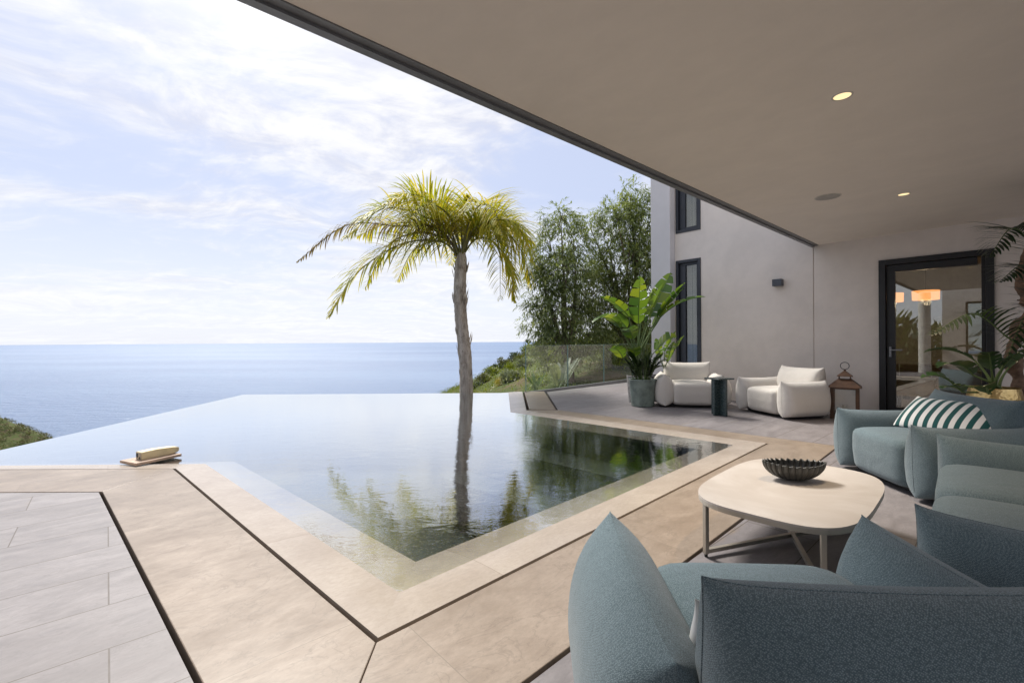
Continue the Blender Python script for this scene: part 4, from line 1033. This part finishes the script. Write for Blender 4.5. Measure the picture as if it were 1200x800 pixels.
# ------------------------------------------------------------------ right side: gold pot, leafy plant, kentia palm, driftwood
p = at(1165, 460, 5.3)
m_gold, q = new('hammered_brass'); co = oco(q); vv = q.n('ShaderNodeTexVoronoi', {'Vector': co, 'Scale': 38.0}).outputs['Distance']
out(q, pri(q, col=q.mix(q.noise(co, 12, 4), (.50, .34, .13), (.72, .54, .26)), rough=.3, metal=1.0, normal=bump(q, vv, .6, .006)))
gz = .62
st_t = thing('plant_stand', 'low dark wooden plant stand under the gold pot', 'stand', (p.x, p.y, 0))
b = MB(); b.box((0, 0, .285), (.42, .42, .03)); b.build('shelf', m_w, st_t)
for sx_ in (-1, 1):
    for sy_ in (-1, 1): b = MB(); b.box((sx_ * .18, sy_ * .18, .134), (.04, .04, .268)); b.build('leg', m_w, st_t)
pot('plant_pot', 'hammered gold pot in front of the glass door frame', (p.x, p.y, .301), [(0, 0), (.16, 0), (.20, .06), (.235, .16), (.235, .22), (.215, .325), (.222, .33), (.205, .327), (.215, .25)], m_gold, .27, .21)
M_phil = leaf('philodendron', [(.012, .03, .012), (.022, .055, .02), (.05, .10, .03)], .15, .28, .55)
lp3 = Vector((p.x, p.y, .56)); rgx = random.Random(12)
leaves = [(-.30, -.05, .22, .55, .22, 1.5, .2), (-.22, -.18, .28, .42, .20, 1.1, .3), (-.12, .1, .38, .5, .2, 1.4, 0), (-.38, .1, .10, .36, .22, 1.6, -.3), (-.30, -.22, .02, .34, .2, 1.2, .4), (.12, -.05, .30, .55, .16, 1.0, .1), (.18, .08, .26, .6, .16, 1.2, -.2), (-.02, -.12, .33, .45, .15, .8, .5), (-.42, -.05, .02, .3, .2, 1.4, .2)]
strelitzia('leafy_plant', 'dark glossy broad leaved plant growing in the gold pot', lp3, leaves, 15, mt=M_phil)
kp = at(1222, 470, 5.05); kt = thing('kentia_palm', 'indoor palm with dark arching fronds at the right edge', 'palm', (kp.x, kp.y, .45))
M_ken = leaf('kentia_leaflet', [(.010, .024, .010), (.018, .040, .016), (.035, .065, .022)], .15, .35, .5)
rg_ = random.Random(9)
for pts_, n_, L_ in (([(1212, 420), (1180, 395), (1140, 368), (1092, 392)], 30, .40), ([(1216, 330), (1205, 285), (1185, 268), (1160, 300)], 30, .42), ([(1222, 350), (1210, 318), (1195, 312), (1172, 330)], 26, .36), ([(1222, 400), (1232, 340), (1250, 300), (1290, 300)], 30, .4), ([(1220, 380), (1214, 360), (1200, 372), (1180, 420)], 20, .32), ([(1226, 380), (1240, 330), (1262, 350), (1290, 420)], 26, .4)):
    lf, stm = MB(), MB(); P_ = [Vector((0, 0, 0))]
    for i, (x, y) in enumerate(pts_): P_.append(at(x, y, kp.y - .12 * i) - Vector((kp.x, kp.y, .45)))
    frond(lf, stm, P_, n_, L_, .030, .75, rg_, .016, .35, .62, .18, 5, .4, .12)
    fo = lf.build('frond', M_ken, kt); stm.build('rachis', M_stalk, fo, True)
pot('plant_pot', 'tall dark pot of the indoor palm just outside the right edge', (kp.x, kp.y, 0), [(0, 0), (.20, 0), (.24, .47), (.22, .475), (.21, .40)], m_anth, .44, .22)
# driftwood figure hanging by the wall
m_dr = simple('driftwood', (.20, .125, .08), .8, 0, .4, 9, .8, .02)
dw = MB(); rg_ = random.Random(1)
Yd = 5.5
dpts = [at(1205, 475, Yd), at(1192, 440, Yd), at(1186, 415, Yd), at(1195, 385, Yd), at(1204, 355, Yd), at(1192, 352, Yd)]
dw.tube(spline(dpts, 30), [.10 + .035 * math.sin(i * .8) + .02 * noise.noise(Vector((i * .5, 2, 1))) - .0022 * i for i in range(31)], 12)
dw.tube(spline([at(1204, 360, Yd), at(1197, 330, Yd), at(1201, 300, Yd), at(1207, 285, Yd)], 14), [.06 - .002 * i for i in range(15)], 10)
dwo = dw.build('driftwood_sculpture', m_dr, smooth=True); tag(dwo, 'twisted brown driftwood trunk standing by the wall at the right edge', 'driftwood')
dwo.modifiers.new('r', 'SUBSURF').levels = 1; tx = bpy.data.textures.new('knots', 'CLOUDS'); tx.noise_scale = .12; dm = dwo.modifiers.new('d', 'DISPLACE'); dm.texture = tx; dm.strength = .06; dwo.modifiers['r'].render_levels = 2
b = MB(); b.rbox((0, 0, .1), (.42, .42, .2), 12, 6); o = b.build('wooden_plinth', m_w); dp = at(1205, 475, Yd); o.location = (dp.x + .05, dp.y, 0); o.scale = (1, 1, (dp.z) / .2 + .1); tag(o, 'dark wooden block under the driftwood trunk', 'plinth')

# ------------------------------------------------------------------ inside the room, seen through the door
M_orange, q = new('lit_lampshade'); co = oco(q); out(q, q.n('ShaderNodeEmission', {0: q.mix(q.noise(q.n('ShaderNodeMapping', {0: co, 'Scale': (40, 40, 1)}).outputs[0], 2), (1, .28, .06), (1, .42, .12)), 'Strength': 1.5}).outputs[0])
for (t_, y_, lab) in ((1.26, 1.95, 'lit orange drum pendant lamp behind the door glass'), (.74, 2.1, 'lit orange pendant lamp half hidden by the door frame')):
    v = hw(t_, y_); z_ = 2.0
    t = thing('pendant_lamp', lab, 'pendant lamp', (v.x, v.y, z_), HA, 'orange pendant lamps indoors')
    b = MB(); b.lathe([(.19, -.085), (.195, .085)], n=36); b.build('lamp_shade', M_orange, t, True)
    b = MB(); b.tube([(0, 0, .06), (0, 0, 2.8 - z_)], .006, 6); b.build('cord', M_black, t)
    l = bpy.data.lights.new('bulb', 'POINT'); l.energy = 16; l.color = (1, .72, .45); l.shadow_soft_size = .08
    lo = bpy.data.objects.new('lamp', l); COL.objects.link(lo); lo.parent = t; lo.location = (0, 0, -.10)
b = MB()
for i in range(5): b.box((0, 0, .30 + .052 * i), (.50, .30, .036))
b.box((0, .0, .41), (.46, .26, .28)); v = hw(1.25, .75)
cab = thing('slatted_cabinet', 'small wooden slatted cabinet with a metal hoop on top, behind the glass', 'cabinet', (v.x, v.y, 0), HA)
b.build('slats', simple('teak', (.26, .13, .06), .5, 0, .2, 12), cab)
b = MB()
for sx_ in (-1, 1):
    for sy_ in (-1, 1): b.box((sx_ * .21, sy_ * .11, .12), (.035, .035, .24))
b.build('legs', M_black, cab)
b = MB(); b.box((0, 0, .555), (.54, .34, .02)); b.build('top', simple('zinc', (.3, .3, .29), .4, .6), cab)
b = MB(); b.bar((-.2, 0, .56), (-.2, 0, .80), .016); b.bar((.2, 0, .56), (.2, 0, .80), .016); b.bar((-.208, 0, .80), (.208, 0, .80), .016); b.build('hoop', M_trimw, cab)
v = hw(2.0, 2.6); sdb = thing('sideboard', 'long dark sideboard against the room behind the glass', 'sideboard', (v.x, v.y, 0), HA)
b = MB(); b.box((0, 0, .45), (2.6, .45, .5)); b.build('body', simple('walnut', (.07, .045, .03), .4), sdb); b = MB(); b.box((-1.1, 0, .1), (.06, .4, .199)); b.build('leg', M_black, sdb); b = MB(); b.box((1.1, 0, .1), (.06, .4, .199)); b.build('leg', M_black, sdb)

# ------------------------------------------------------------------ wing behind the camera (seen mirrored in the door glass)
wing = thing('garden_wing', 'pale rendered wing of the villa behind the viewpoint, mirrored in the door glass', 'building', hw(0, -13.2), HA)
b = MB(); holed(b, .5, 9, -.1, 3.4, -.3, 0, [(1.1, 1.75, .6, 2.5)]); b.build('wall', M_wall, wing)
b = MB(); b.lathe([(.17, 0), (.17, 2.84)], (.12, .9, 0), 28); b.build('column', simple('white_render', (.66, .64, .6), .7), wing, True)
f = MB()
for (cx_, w_) in ((1.13, .06), (1.72, .06)): f.box((cx_, -.1, 1.55), (w_, .1, 1.89))
f.box((1.425, -.1, .635), (.53, .1, .06)); f.box((1.425, -.1, 2.465), (.53, .1, .06)); wf = f.build('window', M_frame, wing)
f = MB(); f.box((1.425, -.1, 1.55), (.54, .012, 1.78)); f.build('pane', M_winglass, wf)
for i, (t_, y_, s_, kd) in enumerate(((-1.0, -13.6, 1.5, 'dark'), (-2.4, -13.2, 1.7, 'lime'), (-3.8, -13.6, 1.6, 'dark'), (-1.7, -15.0, 2.6, 'olive'), (-.5, -15.2, 2.4, 'dark'), (-3.2, -15.2, 2.5, 'lime'))):
    o = protos[kd].copy(); COL.objects.link(o); o.location = hw(t_, y_, -.2); o.scale = (s_,) * 3; tag(o, 'garden shrub beside the rear wing, mirrored in the door glass', 'shrub', 'shrubs beside the rear wing')
